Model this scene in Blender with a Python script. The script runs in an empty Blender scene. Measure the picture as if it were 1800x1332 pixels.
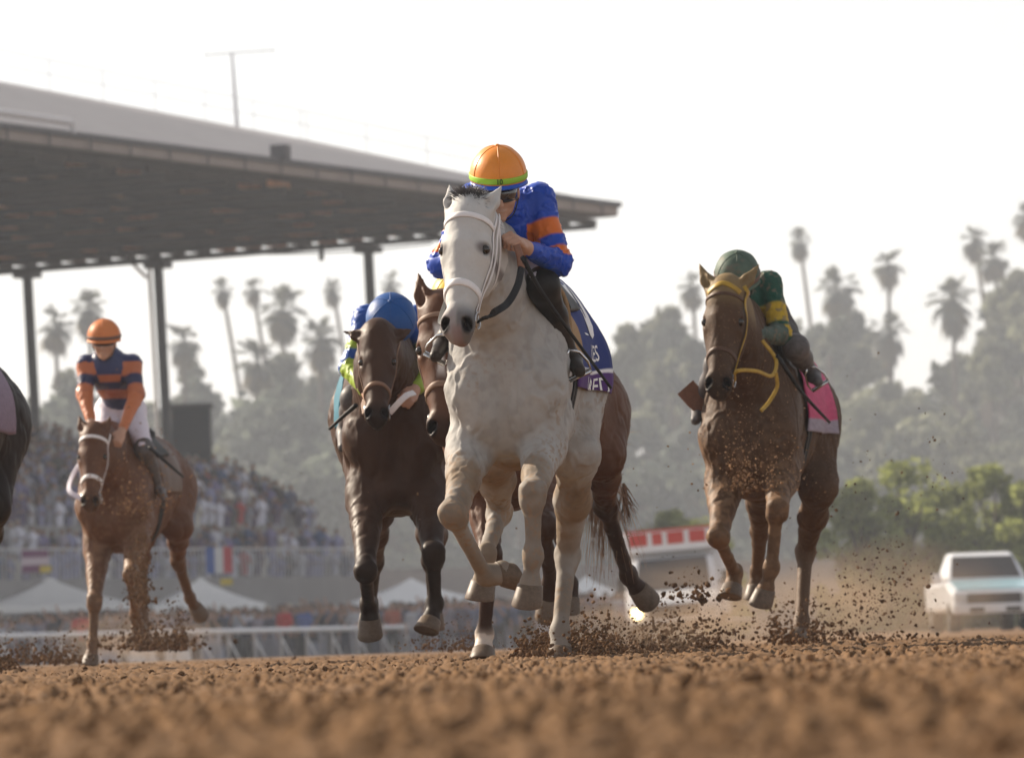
import bpy, math, random
import numpy as np
from mathutils import Matrix, Vector
random.seed(7)
RNG = np.random.RandomState(11)
R = math.radians
scene = bpy.context.scene

# ------------------------------------------------------------------ camera
# photograph 1800 x 1332; focal length in photograph pixels
FPX = 12000.0
CAM = np.array([0.0, 0.0, 0.112])
PITCH, ROLL = math.atan(454 / FPX), R(1.9)
CM = Matrix.Rotation(R(90) + PITCH, 3, 'X') @ Matrix.Rotation(-ROLL, 3, 'Z')
CMN = np.array(CM)
cd = bpy.data.cameras.new('camera')
cam = bpy.data.objects.new('camera', cd)
scene.collection.objects.link(cam)
cam.location = CAM
cam.rotation_euler = CM.to_euler()
cd.sensor_width = 36.0
cd.lens = FPX / 1800.0 * 36.0
cd.clip_start = 0.5
cd.clip_end = 6000
cd.dof.use_dof = True
cd.dof.focus_distance = 27.6
cd.dof.aperture_fstop = 8.8
scene.camera = cam

def at(px, py, d):
    """world point that the photograph shows at pixel (px,py), d metres down the course"""
    v = CMN @ np.array([(px - 900.0) / FPX, -(py - 666.0) / FPX, -1.0])
    return CAM + v * (d / v[1])

# ------------------------------------------------------------------ light
SUN_EL, SUN_AZ = R(30), R(-52)          # azimuth from +Y (down the course), negative = to the left
w = bpy.data.worlds.new('World')
scene.world = w
w.use_nodes = True
nt = w.node_tree
bg = nt.nodes['Background']
sky = nt.nodes.new('ShaderNodeTexSky')
sky.sky_type = 'NISHITA'
sky.sun_disc = False
sky.sun_elevation = SUN_EL
sky.sun_rotation = SUN_AZ
sky.air_density = 1.0
sky.dust_density = 0.6
sky.ozone_density = 1.0
hs_ = nt.nodes.new('ShaderNodeHueSaturation')       # thin high haze takes most of the blue out of the sky
hs_.inputs['Saturation'].default_value = 0.25
nt.links.new(sky.outputs[0], hs_.inputs['Color'])
wm_ = nt.nodes.new('ShaderNodeMix')                 # warm dusty air
wm_.data_type = 'RGBA'
wm_.blend_type = 'MULTIPLY'
wm_.inputs[0].default_value = 1
wm_.inputs[7].default_value = (1.0, .965, .955, 1)
nt.links.new(hs_.outputs[0], wm_.inputs[6])
nt.links.new(wm_.outputs[2], bg.inputs[0])
bg.inputs[1].default_value = 0.081
sl = bpy.data.lights.new('sun', 'SUN')
sl.energy = 4.6
sl.angle = R(0.6)
sl.color = (1.0, 0.87, 0.70)
so = bpy.data.objects.new('sun', sl)
scene.collection.objects.link(so)
SUNV = Vector((math.sin(SUN_AZ) * math.cos(SUN_EL), math.cos(SUN_AZ) * math.cos(SUN_EL), math.sin(SUN_EL)))
so.rotation_euler = SUNV.to_track_quat('Z', 'Y').to_euler()
so.location = (-40, 40, 60)
scene.view_settings.view_transform = 'Standard'
scene.view_settings.look = 'None'
scene.view_settings.gamma = 1.0
scene.view_settings.exposure = 1.0
scene.render.engine = 'CYCLES'
cy = scene.cycles
cy.use_denoising = True
cy.max_bounces = 6
cy.diffuse_bounces = 3
cy.glossy_bounces = 2
cy.transmission_bounces = 3
cy.volume_bounces = 0
cy.transparent_max_bounces = 8
cy.caustics_reflective = False
cy.caustics_refractive = False

# ------------------------------------------------------------------ objects
def link(o, parent=None, local=False):
    """local: the mesh is in its parent's own space; else it is in world space"""
    scene.collection.objects.link(o)
    if parent is not None:
        o.parent = parent
        if not local:
            o.matrix_parent_inverse = parent.matrix_world.inverted()
    return o

def empty(name, loc, label=None, cat=None, group=None, kind=None, rz=0.0):
    o = bpy.data.objects.new(name, None)
    o.empty_display_size = 0.3
    o.location = loc
    o.rotation_euler = (0, 0, rz)
    o.matrix_world = Matrix.Translation(Vector(loc)) @ Matrix.Rotation(rz, 4, 'Z')
    scene.collection.objects.link(o)
    tag(o, label, cat, group, kind)
    return o

def tag(o, label=None, cat=None, group=None, kind=None):
    if label: o['label'] = label
    if cat: o['category'] = cat
    if group: o['group'] = group
    if kind: o['kind'] = kind
    return o

class MB:
    """collects vertices and faces of one mesh"""
    def __init__(s):
        s.v, s.f, s.c, s.m, s.n = [], [], [], [], 0
    def add(s, v, f, col=None, mat=0):
        v = np.asarray(v, float).reshape(-1, 3)
        off = s.n
        s.v.append(v)
        s.n += len(v)
        for q in f:
            s.f.append([i + off for i in q])
        s.m += [mat] * len(f)
        c = np.ones((len(v), 4))
        if col is not None:
            c[:, :3] = col
        s.c.append(c)
        return s
    def box(s, c, size, rot=None, col=None, taper=1.0, mat=0):
        x, y, z = [k / 2 for k in size]
        t = taper
        v = np.array([(-x, -y, -z), (x, -y, -z), (x, y, -z), (-x, y, -z), (-x * t, -y * t, z), (x * t, -y * t, z), (x * t, y * t, z), (-x * t, y * t, z)])
        if rot is not None:
            v = v @ np.array(rot).T
        s.add(v + np.asarray(c), [(0, 3, 2, 1), (4, 5, 6, 7), (0, 1, 5, 4), (1, 2, 6, 5), (2, 3, 7, 6), (3, 0, 4, 7)], col, mat)
        return s
    def tube(s, pts, r, n=8, col=None, caps=True, flat=1.0, ref=None, mat=0):
        pts = np.asarray(pts, float)
        k = len(pts)
        rr = np.broadcast_to(np.asarray(r, float), (k,))
        tang = np.gradient(pts, axis=0) if k > 2 else np.repeat((pts[1:] - pts[:1]), k, 0)
        tang /= np.linalg.norm(tang, axis=1)[:, None] + 1e-12
        up = np.array([0, 0, 1.0]) if ref is None else np.asarray(ref, float)
        if ref is None and abs(tang[0] @ up) > .9:
            up = np.array([0, 1.0, 0])
        V = []
        for i in range(k):
            t = tang[i]
            a = up - t * (t @ up)
            na = np.linalg.norm(a)
            a = a / na if na > 1e-6 else np.array([1.0, 0, 0])
            if ref is None:
                up = a
            b = np.cross(t, a)
            for j in range(n):
                th = 2 * math.pi * j / n
                V.append(pts[i] + rr[i] * (a * math.cos(th) * flat + b * math.sin(th)))
        F = []
        for i in range(k - 1):
            for j in range(n):
                F.append((i * n + j, i * n + (j + 1) % n, (i + 1) * n + (j + 1) % n, (i + 1) * n + j))
        if caps:
            F.append(tuple(range(n))[::-1])
            F.append(tuple((k - 1) * n + j for j in range(n)))
        s.add(V, F, col, mat)
        return s
    def lathe(s, c, prof, n=16, axis=None, col=None, sx=1.0, sy=1.0, mat=0):
        """prof = [(radius, height)...] about z (or the columns of axis)"""
        A = np.eye(3) if axis is None else np.asarray(axis)
        V = []
        for r, z in prof:
            for j in range(n):
                th = 2 * math.pi * j / n
                V.append(A @ np.array([r * sx * math.cos(th), r * sy * math.sin(th), z]))
        F = []
        for i in range(len(prof) - 1):
            for j in range(n):
                F.append((i * n + j, i * n + (j + 1) % n, (i + 1) * n + (j + 1) % n, (i + 1) * n + j))
        F.append(tuple(range(n))[::-1])
        F.append(tuple((len(prof) - 1) * n + j for j in range(n)))
        s.add(np.array(V) + np.asarray(c), F, col, mat)
        return s
    def grid(s, P, col=None, mat=0):
        P = np.asarray(P, float)
        a, b = P.shape[:2]
        F = [(i * b + j, i * b + j + 1, (i + 1) * b + j + 1, (i + 1) * b + j) for i in range(a - 1) for j in range(b - 1)]
        s.add(P.reshape(-1, 3), F, None if col is None else np.asarray(col).reshape(-1, 3) if np.ndim(col) > 1 else col, mat)
        return s
    def build(s, name, mat, parent=None, smooth=False, **k):
        me = bpy.data.meshes.new(name)
        V = np.concatenate(s.v)
        me.from_pydata(V.tolist(), [], s.f)
        at_ = me.color_attributes.new('tint', 'FLOAT_COLOR', 'POINT')
        at_.data.foreach_set('color', np.concatenate(s.c).astype(np.float32).ravel())
        return finish(me, name, mat, parent, smooth, s.m, **k)

def finish(me, name, mat, parent, smooth, mats=None, label=None, cat=None, group=None, kind=None, local=False):
    for m in (mat if isinstance(mat, (list, tuple)) else [mat]):
        me.materials.append(m)
    if mats is not None and any(mats):
        me.polygons.foreach_set('material_index', np.array(mats, np.int32))
    me.polygons.foreach_set('use_smooth', np.full(len(me.polygons), bool(smooth)))
    me.update()
    o = bpy.data.objects.new(name, me)
    link(o, parent, local)
    tag(o, label, cat, group, kind)
    return o

def fast_mesh(name, V, Q, mat, parent=None, col=None, smooth=True, **k):
    """V (n,3) float, Q (m,3|4) int arrays"""
    me = bpy.data.meshes.new(name)
    V = np.ascontiguousarray(V, np.float32)
    Q = np.ascontiguousarray(Q, np.int32)
    m, c = Q.shape
    me.vertices.add(len(V))
    me.vertices.foreach_set('co', V.ravel())
    me.loops.add(m * c)
    me.loops.foreach_set('vertex_index', Q.ravel())
    me.polygons.add(m)
    me.polygons.foreach_set('loop_start', np.arange(0, m * c, c, dtype=np.int32))
    me.update(calc_edges=True)
    if col is not None:
        at_ = me.color_attributes.new('tint', 'FLOAT_COLOR', 'POINT')
        cc = np.ones((len(V), 4), np.float32)
        cc[:, :3] = col
        at_.data.foreach_set('color', cc.ravel())
    return finish(me, name, mat, parent, smooth, **k)

# ------------------------------------------------------------------ noise
def _hash(i):
    i = (i.astype(np.int64) * 1103515245 + 12345) & 0x7fffffff
    i = ((i >> 13) ^ i) & 0x7fffffff
    i = (i * (i * i * 15731 + 789221) + 1376312589) & 0x7fffffff
    return i / 2147483647.0

def vnoise(P, freq=1.0, seed=0):
    """value noise in 0..1 for (n,2) or (n,3) points"""
    P = np.asarray(P, float) * freq
    I = np.floor(P).astype(np.int64)
    F = P - I
    F = F * F * F * (F * (F * 6 - 15) + 10)
    out = 0
    dim = P.shape[1]
    pr = (374761393, 668265263, 2147483629)
    for k in range(2 ** dim):
        wgt = 1
        h = seed * 974711
        for d in range(dim):
            b = (k >> d) & 1
            h = h + (I[:, d] + b) * pr[d]
            wgt = wgt * (F[:, d] if b else 1 - F[:, d])
        out = out + wgt * _hash(h & 0x7fffffff)
    return out

def fbm(P, freq=1.0, octv=4, seed=0, gain=.5):
    s, a, t = 0, 1.0, 0
    for i in range(octv):
        s = s + a * vnoise(P, freq * 2 ** i, seed + i)
        t += a
        a *= gain
    return s / t

# ------------------------------------------------------------------ materials
def mat(name, col=(.5, .5, .5), rough=.6, spec=.18, metal=0.0, tint=False, sheen=0.0, noise=None, bump=None, speck=None, emit=None, coat=0.0, trans=0.0, sss=0.0):
    """noise=(scale, amount) value variation; bump=(scale, distance); speck=(scale, threshold, colour, amount)"""
    m = bpy.data.materials.new(name)
    m.use_nodes = True
    N, L = m.node_tree.nodes, m.node_tree.links
    b = N['Principled BSDF']
    b.inputs['Roughness'].default_value = rough
    b.inputs['Specular IOR Level'].default_value = spec
    b.inputs['Metallic'].default_value = metal
    b.inputs['Sheen Weight'].default_value = sheen
    b.inputs['Coat Weight'].default_value = coat
    b.inputs['Transmission Weight'].default_value = trans
    if sss:
        b.inputs['Subsurface Weight'].default_value = sss
        b.inputs['Subsurface Radius'].default_value = (.012, .005, .003)
    b.inputs['Base Color'].default_value = (*col, 1)
    tc = N.new('ShaderNodeTexCoord')
    src = None
    if tint:
        a = N.new('ShaderNodeAttribute')
        a.attribute_name = 'tint'
        mx = N.new('ShaderNodeMix')
        mx.data_type = 'RGBA'
        mx.blend_type = 'MULTIPLY'
        mx.inputs[0].default_value = 1
        mx.inputs[6].default_value = (*col, 1)
        L.new(a.outputs['Color'], mx.inputs[7])
        src = mx.outputs[2]
    if noise:
        nz = N.new('ShaderNodeTexNoise')
        nz.inputs['Scale'].default_value = noise[0]
        nz.inputs['Detail'].default_value = 6
        nz.inputs['Roughness'].default_value = .65
        L.new(tc.outputs['Object'], nz.inputs['Vector'])
        mr = N.new('ShaderNodeMapRange')
        mr.inputs['From Min'].default_value = .25
        mr.inputs['From Max'].default_value = .75
        mr.inputs['To Min'].default_value = 1 - noise[1]
        mr.inputs['To Max'].default_value = 1 + noise[1]
        L.new(nz.outputs['Fac'], mr.inputs['Value'])
        mx = N.new('ShaderNodeMix')
        mx.data_type = 'RGBA'
        mx.blend_type = 'MULTIPLY'
        mx.inputs[0].default_value = 1
        if src is None:
            mx.inputs[6].default_value = (*col, 1)
        else:
            L.new(src, mx.inputs[6])
        L.new(mr.outputs[0], mx.inputs[7])
        src = mx.outputs[2]
    if speck:
        nz = N.new('ShaderNodeTexNoise')
        nz.inputs['Scale'].default_value = speck[0]
        nz.inputs['Detail'].default_value = 3
        L.new(tc.outputs['Object'], nz.inputs['Vector'])
        mr = N.new('ShaderNodeMapRange')
        mr.inputs['From Min'].default_value = speck[1]
        mr.inputs['From Max'].default_value = speck[1] + .08
        mr.inputs['To Max'].default_value = speck[3]
        L.new(nz.outputs['Fac'], mr.inputs['Value'])
        mx = N.new('ShaderNodeMix')
        mx.data_type = 'RGBA'
        if src is None:
            mx.inputs[6].default_value = (*col, 1)
        else:
            L.new(src, mx.inputs[6])
        mx.inputs[7].default_value = (*speck[2], 1)
        L.new(mr.outputs[0], mx.inputs[0])
        src = mx.outputs[2]
    if src is not None:
        L.new(src, b.inputs['Base Color'])
    if bump:
        nz = N.new('ShaderNodeTexNoise')
        nz.inputs['Scale'].default_value = bump[0]
        nz.inputs['Detail'].default_value = 5
        L.new(tc.outputs['Object'], nz.inputs['Vector'])
        bp = N.new('ShaderNodeBump')
        bp.inputs['Distance'].default_value = bump[1]
        bp.inputs['Strength'].default_value = 1
        L.new(nz.outputs['Fac'], bp.inputs['Height'])
        L.new(bp.outputs[0], b.inputs['Normal'])
    if emit:
        b.inputs['Emission Color'].default_value = (*emit[0], 1)
        b.inputs['Emission Strength'].default_value = emit[1]
    return m

def leaf_mat(name, col):
    m = bpy.data.materials.new(name)
    m.use_nodes = True
    N, L = m.node_tree.nodes, m.node_tree.links
    b = N['Principled BSDF']
    a = N.new('ShaderNodeAttribute')
    a.attribute_name = 'tint'
    mx = N.new('ShaderNodeMix')
    mx.data_type = 'RGBA'
    mx.blend_type = 'MULTIPLY'
    mx.inputs[0].default_value = 1
    mx.inputs[6].default_value = (*col, 1)
    L.new(a.outputs['Color'], mx.inputs[7])
    L.new(mx.outputs[2], b.inputs['Base Color'])
    b.inputs['Roughness'].default_value = .65
    b.inputs['Specular IOR Level'].default_value = .2
    tr = N.new('ShaderNodeBsdfTranslucent')
    L.new(mx.outputs[2], tr.inputs['Color'])
    ms = N.new('ShaderNodeMixShader')
    ms.inputs[0].default_value = .5
    L.new(b.outputs[0], ms.inputs[1])
    L.new(tr.outputs[0], ms.inputs[2])
    L.new(ms.outputs[0], N['Material Output'].inputs['Surface'])
    return m

# ------------------------------------------------------------------ signed-distance modelling
def nrm(v):
    v = np.asarray(v, float)
    return v / (np.linalg.norm(v) + 1e-12)

class Sdf:
    """smooth union of ellipsoids and tapered capsules, meshed as ONE continuous surface"""
    def __init__(s):
        s.p = []
    def ell(s, c, r, rot=None, k=.05, cut=False):
        c, r = np.asarray(c, float), np.asarray(r, float)
        Rm = np.eye(3) if rot is None else np.asarray(rot, float)      # columns = axes
        def f(P):
            q = (P - c) @ Rm
            k0 = np.sqrt(((q / r) ** 2).sum(-1)) + 1e-9
            k1 = np.sqrt(((q / (r * r)) ** 2).sum(-1)) + 1e-9
            return k0 * (k0 - 1) / k1
        e = np.sqrt(((Rm * r) ** 2).sum(1))
        s.p.append((f, c - e, c + e, k, cut))
        return s
    def cap(s, a, b, ra, rb, k=.03, squash=None, cut=False, ease=False):
        """tapered capsule; squash = (axis, factor): thinner (<1) along that axis"""
        a, b = np.asarray(a, float), np.asarray(b, float)
        ab = b - a
        L2 = ab @ ab + 1e-12
        u = fct = None
        if squash is not None:
            u = nrm(np.asarray(squash[0], float) - nrm(ab) * (np.asarray(squash[0]) @ nrm(ab)))
            fct = squash[1]
        def f(P):
            q = P - a
            h = np.clip(q @ ab / L2, 0, 1)
            d = q - h[..., None] * ab
            if u is not None:
                d = d + (d @ u)[..., None] * u * (1 / fct - 1)
            if ease:
                h = h * h * (3 - 2 * h)
            l = np.sqrt((d * d).sum(-1)) - (ra + (rb - ra) * h)
            return l * (min(1, fct) if u is not None else 1)
        m = max(ra, rb) * (max(1, fct) if u is not None else 1)
        s.p.append((f, np.minimum(a, b) - m, np.maximum(a, b) + m, k, cut))
        return s
    @staticmethod
    def comb(d, v, k, cut):
        if cut:
            v = -v
            h = np.maximum(k - np.abs(d - v), 0) / k
            return np.maximum(d, v) + h * h * k * .25
        h = np.maximum(k - np.abs(d - v), 0) / k
        return np.minimum(d, v) - h * h * k * .25
    def ev(s, P):
        P = np.asarray(P, float)
        d = np.full(P.shape[:-1], 1.0)
        for f, lo, hi, k, cut in s.p:
            d = s.comb(d, f(P), k, cut)
        return d
    def grad(s, P, e=.004):
        g = np.stack([s.ev(P + np.eye(3)[i] * e) - s.ev(P - np.eye(3)[i] * e) for i in range(3)], -1)
        return g / (np.linalg.norm(g, axis=-1)[..., None] + 1e-9)
    def project(s, P, off=0.0, it=6):
        P = np.array(P, float)
        for _ in range(it):
            P -= s.grad(P) * (s.ev(P) - off)[..., None] * .9
        return P, s.grad(P)
    def mesh(s, h, disp=None, smooth=1):
        lo = np.min([p[1] for p in s.p if not p[4]], 0) - 4 * h
        hi = np.max([p[2] for p in s.p if not p[4]], 0) + 4 * h
        n = np.ceil((hi - lo) / h).astype(int) + 1
        F = np.full(n, .2, np.float32)
        for f, a, b, k, cut in s.p:
            m = k + 2.5 * h
            i0 = np.clip(np.floor((a - m - lo) / h).astype(int), 0, n - 1)
            i1 = np.clip(np.ceil((b + m - lo) / h).astype(int) + 1, 1, n)
            ax = [lo[d] + h * np.arange(i0[d], i1[d]) for d in range(3)]
            P = np.stack(np.meshgrid(*ax, indexing='ij'), -1)
            sl_ = tuple(slice(i0[d], i1[d]) for d in range(3))
            F[sl_] = s.comb(F[sl_], f(P).astype(np.float32), k, cut)
        V, Q = surface_nets(F)
        V = V * h + lo
        if smooth:
            V = laplace(V, Q, smooth)
        return V, Q

def surface_nets(F):
    n = F.shape
    ins = (F < 0)
    cnt = np.zeros([k - 1 for k in n], np.uint8)
    corners = [(i, j, k) for i in (0, 1) for j in (0, 1) for k in (0, 1)]
    for i, j, k in corners:
        cnt += ins[i:n[0] - 1 + i, j:n[1] - 1 + j, k:n[2] - 1 + k]
    act = (cnt > 0) & (cnt < 8)
    idx = np.argwhere(act)
    vid = np.full(cnt.shape, -1, np.int32)
    vid[act] = np.arange(len(idx))
    val = {c: F[idx[:, 0] + c[0], idx[:, 1] + c[1], idx[:, 2] + c[2]].astype(float) for c in corners}
    S = np.zeros((len(idx), 3))
    C = np.zeros(len(idx))
    for a in corners:
        for d in range(3):
            if a[d] == 0:
                b = list(a)
                b[d] = 1
                b = tuple(b)
                va, vb = val[a], val[b]
                x = (va < 0) != (vb < 0)
                t = np.where(x, va / np.where(x, va - vb, 1), 0)
                p = np.tile(np.array(a, float), (len(idx), 1))
                p[:, d] = t
                S[x] += p[x]
                C[x] += 1
    V = idx + S / C[:, None]
    Q = []
    for d in range(3):
        a = [slice(None)] * 3
        b = [slice(None)] * 3
        a[d] = slice(0, n[d] - 1)
        b[d] = slice(1, n[d])
        A, B = ins[tuple(a)], ins[tuple(b)]
        E = np.argwhere(A != B)
        o1, o2 = (d + 1) % 3, (d + 2) % 3
        ok = (E[:, o1] > 0) & (E[:, o1] < n[o1] - 1) & (E[:, o2] > 0) & (E[:, o2] < n[o2] - 1)
        E = E[ok]
        def cell(x, y):
            c = E.copy()
            c[:, o1] -= x
            c[:, o2] -= y
            return vid[c[:, 0], c[:, 1], c[:, 2]]
        q = np.stack([cell(1, 1), cell(0, 1), cell(0, 0), cell(1, 0)], 1)
        fl = ~A[E[:, 0], E[:, 1], E[:, 2]]
        q[fl] = q[fl][:, ::-1]
        Q.append(q)
    return V, np.concatenate(Q)

def laplace(V, Q, it=1, lam=.5):
    e = np.concatenate([Q[:, [0, 1]], Q[:, [1, 2]], Q[:, [2, 3]], Q[:, [3, 0]]])
    e = np.concatenate([e, e[:, ::-1]])
    deg = np.bincount(e[:, 0], minlength=len(V)).astype(float)
    for i in range(it):
        for l in (lam, -lam * 1.04):
            M = np.stack([np.bincount(e[:, 0], weights=V[e[:, 1], d], minlength=len(V)) for d in range(3)], 1) / deg[:, None]
            V = V + l * (M - V)
    return V

def dseg(P, a, b):
    a, b = np.asarray(a), np.asarray(b)
    ab = b - a
    h = np.clip((P - a) @ ab / (ab @ ab + 1e-12), 0, 1)
    return np.linalg.norm(P - a - h[:, None] * ab, axis=1), h

def sstep(x, a, b):
    t = np.clip((x - a) / (b - a), 0, 1)
    return t * t * (3 - 2 * t)

def spline(pts, n):
    """Catmull-Rom through pts, n samples"""
    p = np.asarray(pts, float)
    if len(p) == 2:
        return p[0] + np.linspace(0, 1, n)[:, None] * (p[1] - p[0])
    q = np.vstack([2 * p[0] - p[1], p, 2 * p[-1] - p[-2]])
    out = []
    for t in np.linspace(0, len(p) - 1 - 1e-6, n):
        i = int(t)
        u = t - i
        a, b, c, d = q[i:i + 4]
        out.append(.5 * (2 * b + (c - a) * u + (2 * a - 5 * b + 4 * c - d) * u * u + (3 * b - a - 3 * c + d) * u ** 3))
    return np.array(out)
# ------------------------------------------------------------------ ground
def ground_z(x, y):
    x, y = np.asarray(x, float), np.asarray(y, float)
    return -.42 * sstep(y, 60, 180) * (1 - .75 * sstep(x, -4, 11))

def soil_relief(Q):
    """harrowed, hoof-broken surface: low ridges, crumbs and small clods"""
    big = fbm(Q * np.array([.5, 1.3]), 1.0, 3, 31) - .5
    mid = fbm(Q * np.array([.8, 1.5]), 5.0, 3, 41) - .5
    c1 = fbm(Q, 24.0, 2, 51)
    c2 = fbm(Q, 58.0, 2, 61)
    c3 = vnoise(Q, 150.0, 71)
    clod = np.clip(c1 - .48, 0, .3) / .3
    clod2 = np.clip(c2 - .44, 0, .3) / .3
    patch = .35 + 1.2 * sstep(fbm(Q, 1.4, 2, 81), .36, .66)
    return big * .026 + mid * .016 + (clod ** .8 * .013 + clod2 ** .8 * .0095 + c3 * .004) * patch - .006

def build_ground():
    rows = np.concatenate([np.linspace(-12, 4.0, 20), np.geomspace(4.2, 60, 1500), np.geomspace(61, 1300, 120)])
    nc = 640
    u = np.linspace(-1, 1, nc)
    u = np.sign(u) * np.abs(u) ** 1.15
    W = 1.4 + .105 * rows
    W = np.where(rows > 60, W + (rows - 60) * .55, W)
    W = np.where(rows < 4.1, 6, W)
    X = u[None] * W[:, None]
    X[:, 0] -= 3 + np.maximum(rows, 0) * .9
    X[:, -1] += 3 + np.maximum(rows, 0) * .9
    Y = np.repeat(rows[:, None], nc, 1)
    P = np.stack([X.ravel(), Y.ravel()], 1)
    z = ground_z(P[:, 0], P[:, 1])
    near = (1 - sstep(P[:, 1], 38, 60)) * sstep(P[:, 1], 3.5, 4.5)
    m = near > 0
    Q = P[m]
    z[m] += near[m] * soil_relief(Q)
    V = np.column_stack([P, z])
    nr = len(rows)
    i = np.arange(nr - 1)[:, None] * nc + np.arange(nc - 1)[None]
    F = np.stack([i, i + 1, i + nc + 1, i + nc], -1).reshape(-1, 4)
    g = mat('track_soil', (.165, .094, .047), .95, .12, noise=(1.6, .24), speck=(14, .60, (.095, .051, .027), .5))
    fast_mesh('ground', V, F, g, None, kind='structure')
    return g
m_soil = build_ground()

_t = (1 + 5 ** .5) / 2
ICO_V = np.array([(-1, _t, 0), (1, _t, 0), (-1, -_t, 0), (1, -_t, 0), (0, -1, _t), (0, 1, _t), (0, -1, -_t), (0, 1, -_t), (_t, 0, -1), (_t, 0, 1), (-_t, 0, -1), (-_t, 0, 1)]) / (1 + _t * _t) ** .5
ICO_F = np.array([(0, 11, 5), (0, 5, 1), (0, 1, 7), (0, 7, 10), (0, 10, 11), (1, 5, 9), (5, 11, 4), (11, 10, 2), (10, 7, 6), (7, 1, 8), (3, 9, 4), (3, 4, 2), (3, 2, 6), (3, 6, 8), (3, 8, 9), (4, 9, 5), (2, 4, 11), (6, 2, 10), (8, 6, 7), (9, 8, 1)])
def ico2():
    V, F, mid = [tuple(v) for v in ICO_V], [], {}
    def m(a, b):
        k = (min(a, b), max(a, b))
        if k not in mid:
            p = (np.array(V[a]) + V[b]) / 2
            V.append(tuple(p / np.linalg.norm(p)))
            mid[k] = len(V) - 1
        return mid[k]
    for a, b, c in ICO_F:
        x, y, z = m(a, b), m(b, c), m(c, a)
        F += [(a, x, z), (b, y, x), (c, z, y), (x, y, z)]
    return np.array(V), np.array(F)
ICO2_V, ICO2_F = ico2()

def lumps(C, size, name, m, seed=0, fine=True, col=None, **k):
    """many crumbled lumps of soil as one mesh"""
    rs = np.random.RandomState(seed)
    bv, bf = (ICO2_V, ICO2_F) if fine else (ICO_V, ICO_F)
    n, k_ = len(C), len(bv)
    sc = size[:, None, None] * (.55 + .9 * rs.rand(n, 1, 3))
    jit = .62 + .7 * rs.rand(n, k_, 1)
    # random rotation by random orthonormal axes
    A = rs.randn(n, 3, 3)
    A, _ = np.linalg.qr(A)
    V = np.einsum('nij,nkj->nki', A, bv[None] * jit * sc) + C[:, None, :]
    F = bf[None] + (np.arange(n) * k_)[:, None, None]
    cc = None
    if col is not None:
        cc = np.repeat(np.array(col)[None] * (.6 + .8 * rs.rand(n, 1)), k_, 0)
    return fast_mesh(name, V.reshape(-1, 3), F.reshape(-1, 3), m, None, cc, smooth=False, **k)

rs = np.random.RandomState(5)
n = 42000
yy = 5.0 * (46 / 5.0) ** (rs.rand(n) ** .8)
xx = (rs.rand(n) * 2 - 1) * (1.2 + .10 * yy)
pt = fbm(np.column_stack([xx, yy]), 1.3, 2, 77)
sz = .0022 + .010 * rs.rand(n) ** 5 + .0045 * (pt > .52) * rs.rand(n)
xy = np.column_stack([xx, yy])
zz = ground_z(xx, yy) + soil_relief(xy) * (1 - sstep(yy, 38, 60)) + sz * .2
m_clod = mat('loose_soil', (1, 1, 1), .95, .1, tint=True, noise=(90, .25))
lumps(np.column_stack([xx, yy, zz]), sz, 'soil', m_clod, 3, False, (.158, .090, .046), label='loose crumbs of brown soil lying on the track', cat='soil', kind='stuff')

# ------------------------------------------------------------------ haze: one closed box of thin air round everything
def haze(density=.00044):
    mb = MB()
    mb.box((0, 640, 29), (2200, 1420, 60))
    m = bpy.data.materials.new('haze')
    m.use_nodes = True
    N, L = m.node_tree.nodes, m.node_tree.links
    for nd in list(N):
        if nd.type == 'BSDF_PRINCIPLED': N.remove(nd)
    v = N.new('ShaderNodeVolumePrincipled')
    v.inputs['Color'].default_value = (.86, .91, 1.0, 1)
    v.inputs['Density'].default_value = density
    v.inputs['Anisotropy'].default_value = 0.1
    L.new(v.outputs[0], N['Material Output'].inputs['Volume'])
    return mb.build('haze', m, None, label='thin pale haze in the air over the course', cat='haze', kind='stuff')
haze()
# ------------------------------------------------------------------ grandstand
a_ = R(22)
DF = np.array([math.sin(a_), math.cos(a_), 0])
DB = np.array([-math.cos(a_), math.sin(a_), 0])
UP = np.array([0, 0, 1.0])
TIP = at(1080, 378, 270)
m_fascia = mat('tan_fascia', (.30, .255, .23), .8, noise=(.8, .15))
m_gutter = mat('dark_gutter', (.075, .075, .085), .7)
m_roof = mat('roof_sheet', (.27, .265, .285), .8, noise=(.3, .06), bump=(3, .02))
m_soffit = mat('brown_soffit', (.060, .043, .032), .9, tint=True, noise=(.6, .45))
m_post = mat('dark_steel', (.045, .050, .058), .6)
m_pale = mat('pale_pipe', (.66, .66, .68), .6)
m_conc = mat('concrete', (.30, .29, .29), .85, noise=(.7, .15))
def sp(f, b, z):
    """stand space: f along the track (negative = nearer), b back from the eaves, z up"""
    return np.array([TIP[0], TIP[1], 0]) + DF * f + DB * b + UP * z
stand = empty('grandstand', sp(-30, 12, 0), 'long grandstand with wide flat roof on steel posts beyond the track', 'grandstand', rz=-a_)
ZE, ZR = TIP[2], TIP[2] + 3.7
def prism(pts, ext, col=None):
    """polygon pts swept by vector ext"""
    n = len(pts)
    V = list(pts) + [p + ext for p in pts]
    F = [tuple(range(n))[::-1], tuple(range(n, 2 * n))] + [(i, (i + 1) % n, n + (i + 1) % n, n + i) for i in range(n)]
    return V, F
L_ = -85
mb = MB()
V, F = prism([sp(0, .0, ZE + .42), sp(0, 13, ZR), sp(0, 34, ZR - .6), sp(0, 34, ZR - 1.0), sp(0, 13, ZR - .5), sp(0, .0, ZE + .12)], DF * L_)
for i in (7, 8, 9, 10):
    V[i] = V[i] + UP * 1.9                         # the ridge climbs towards the near end
mb.add(V, F)
mb.build('roof', m_roof, stand)
mb = MB()
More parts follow.
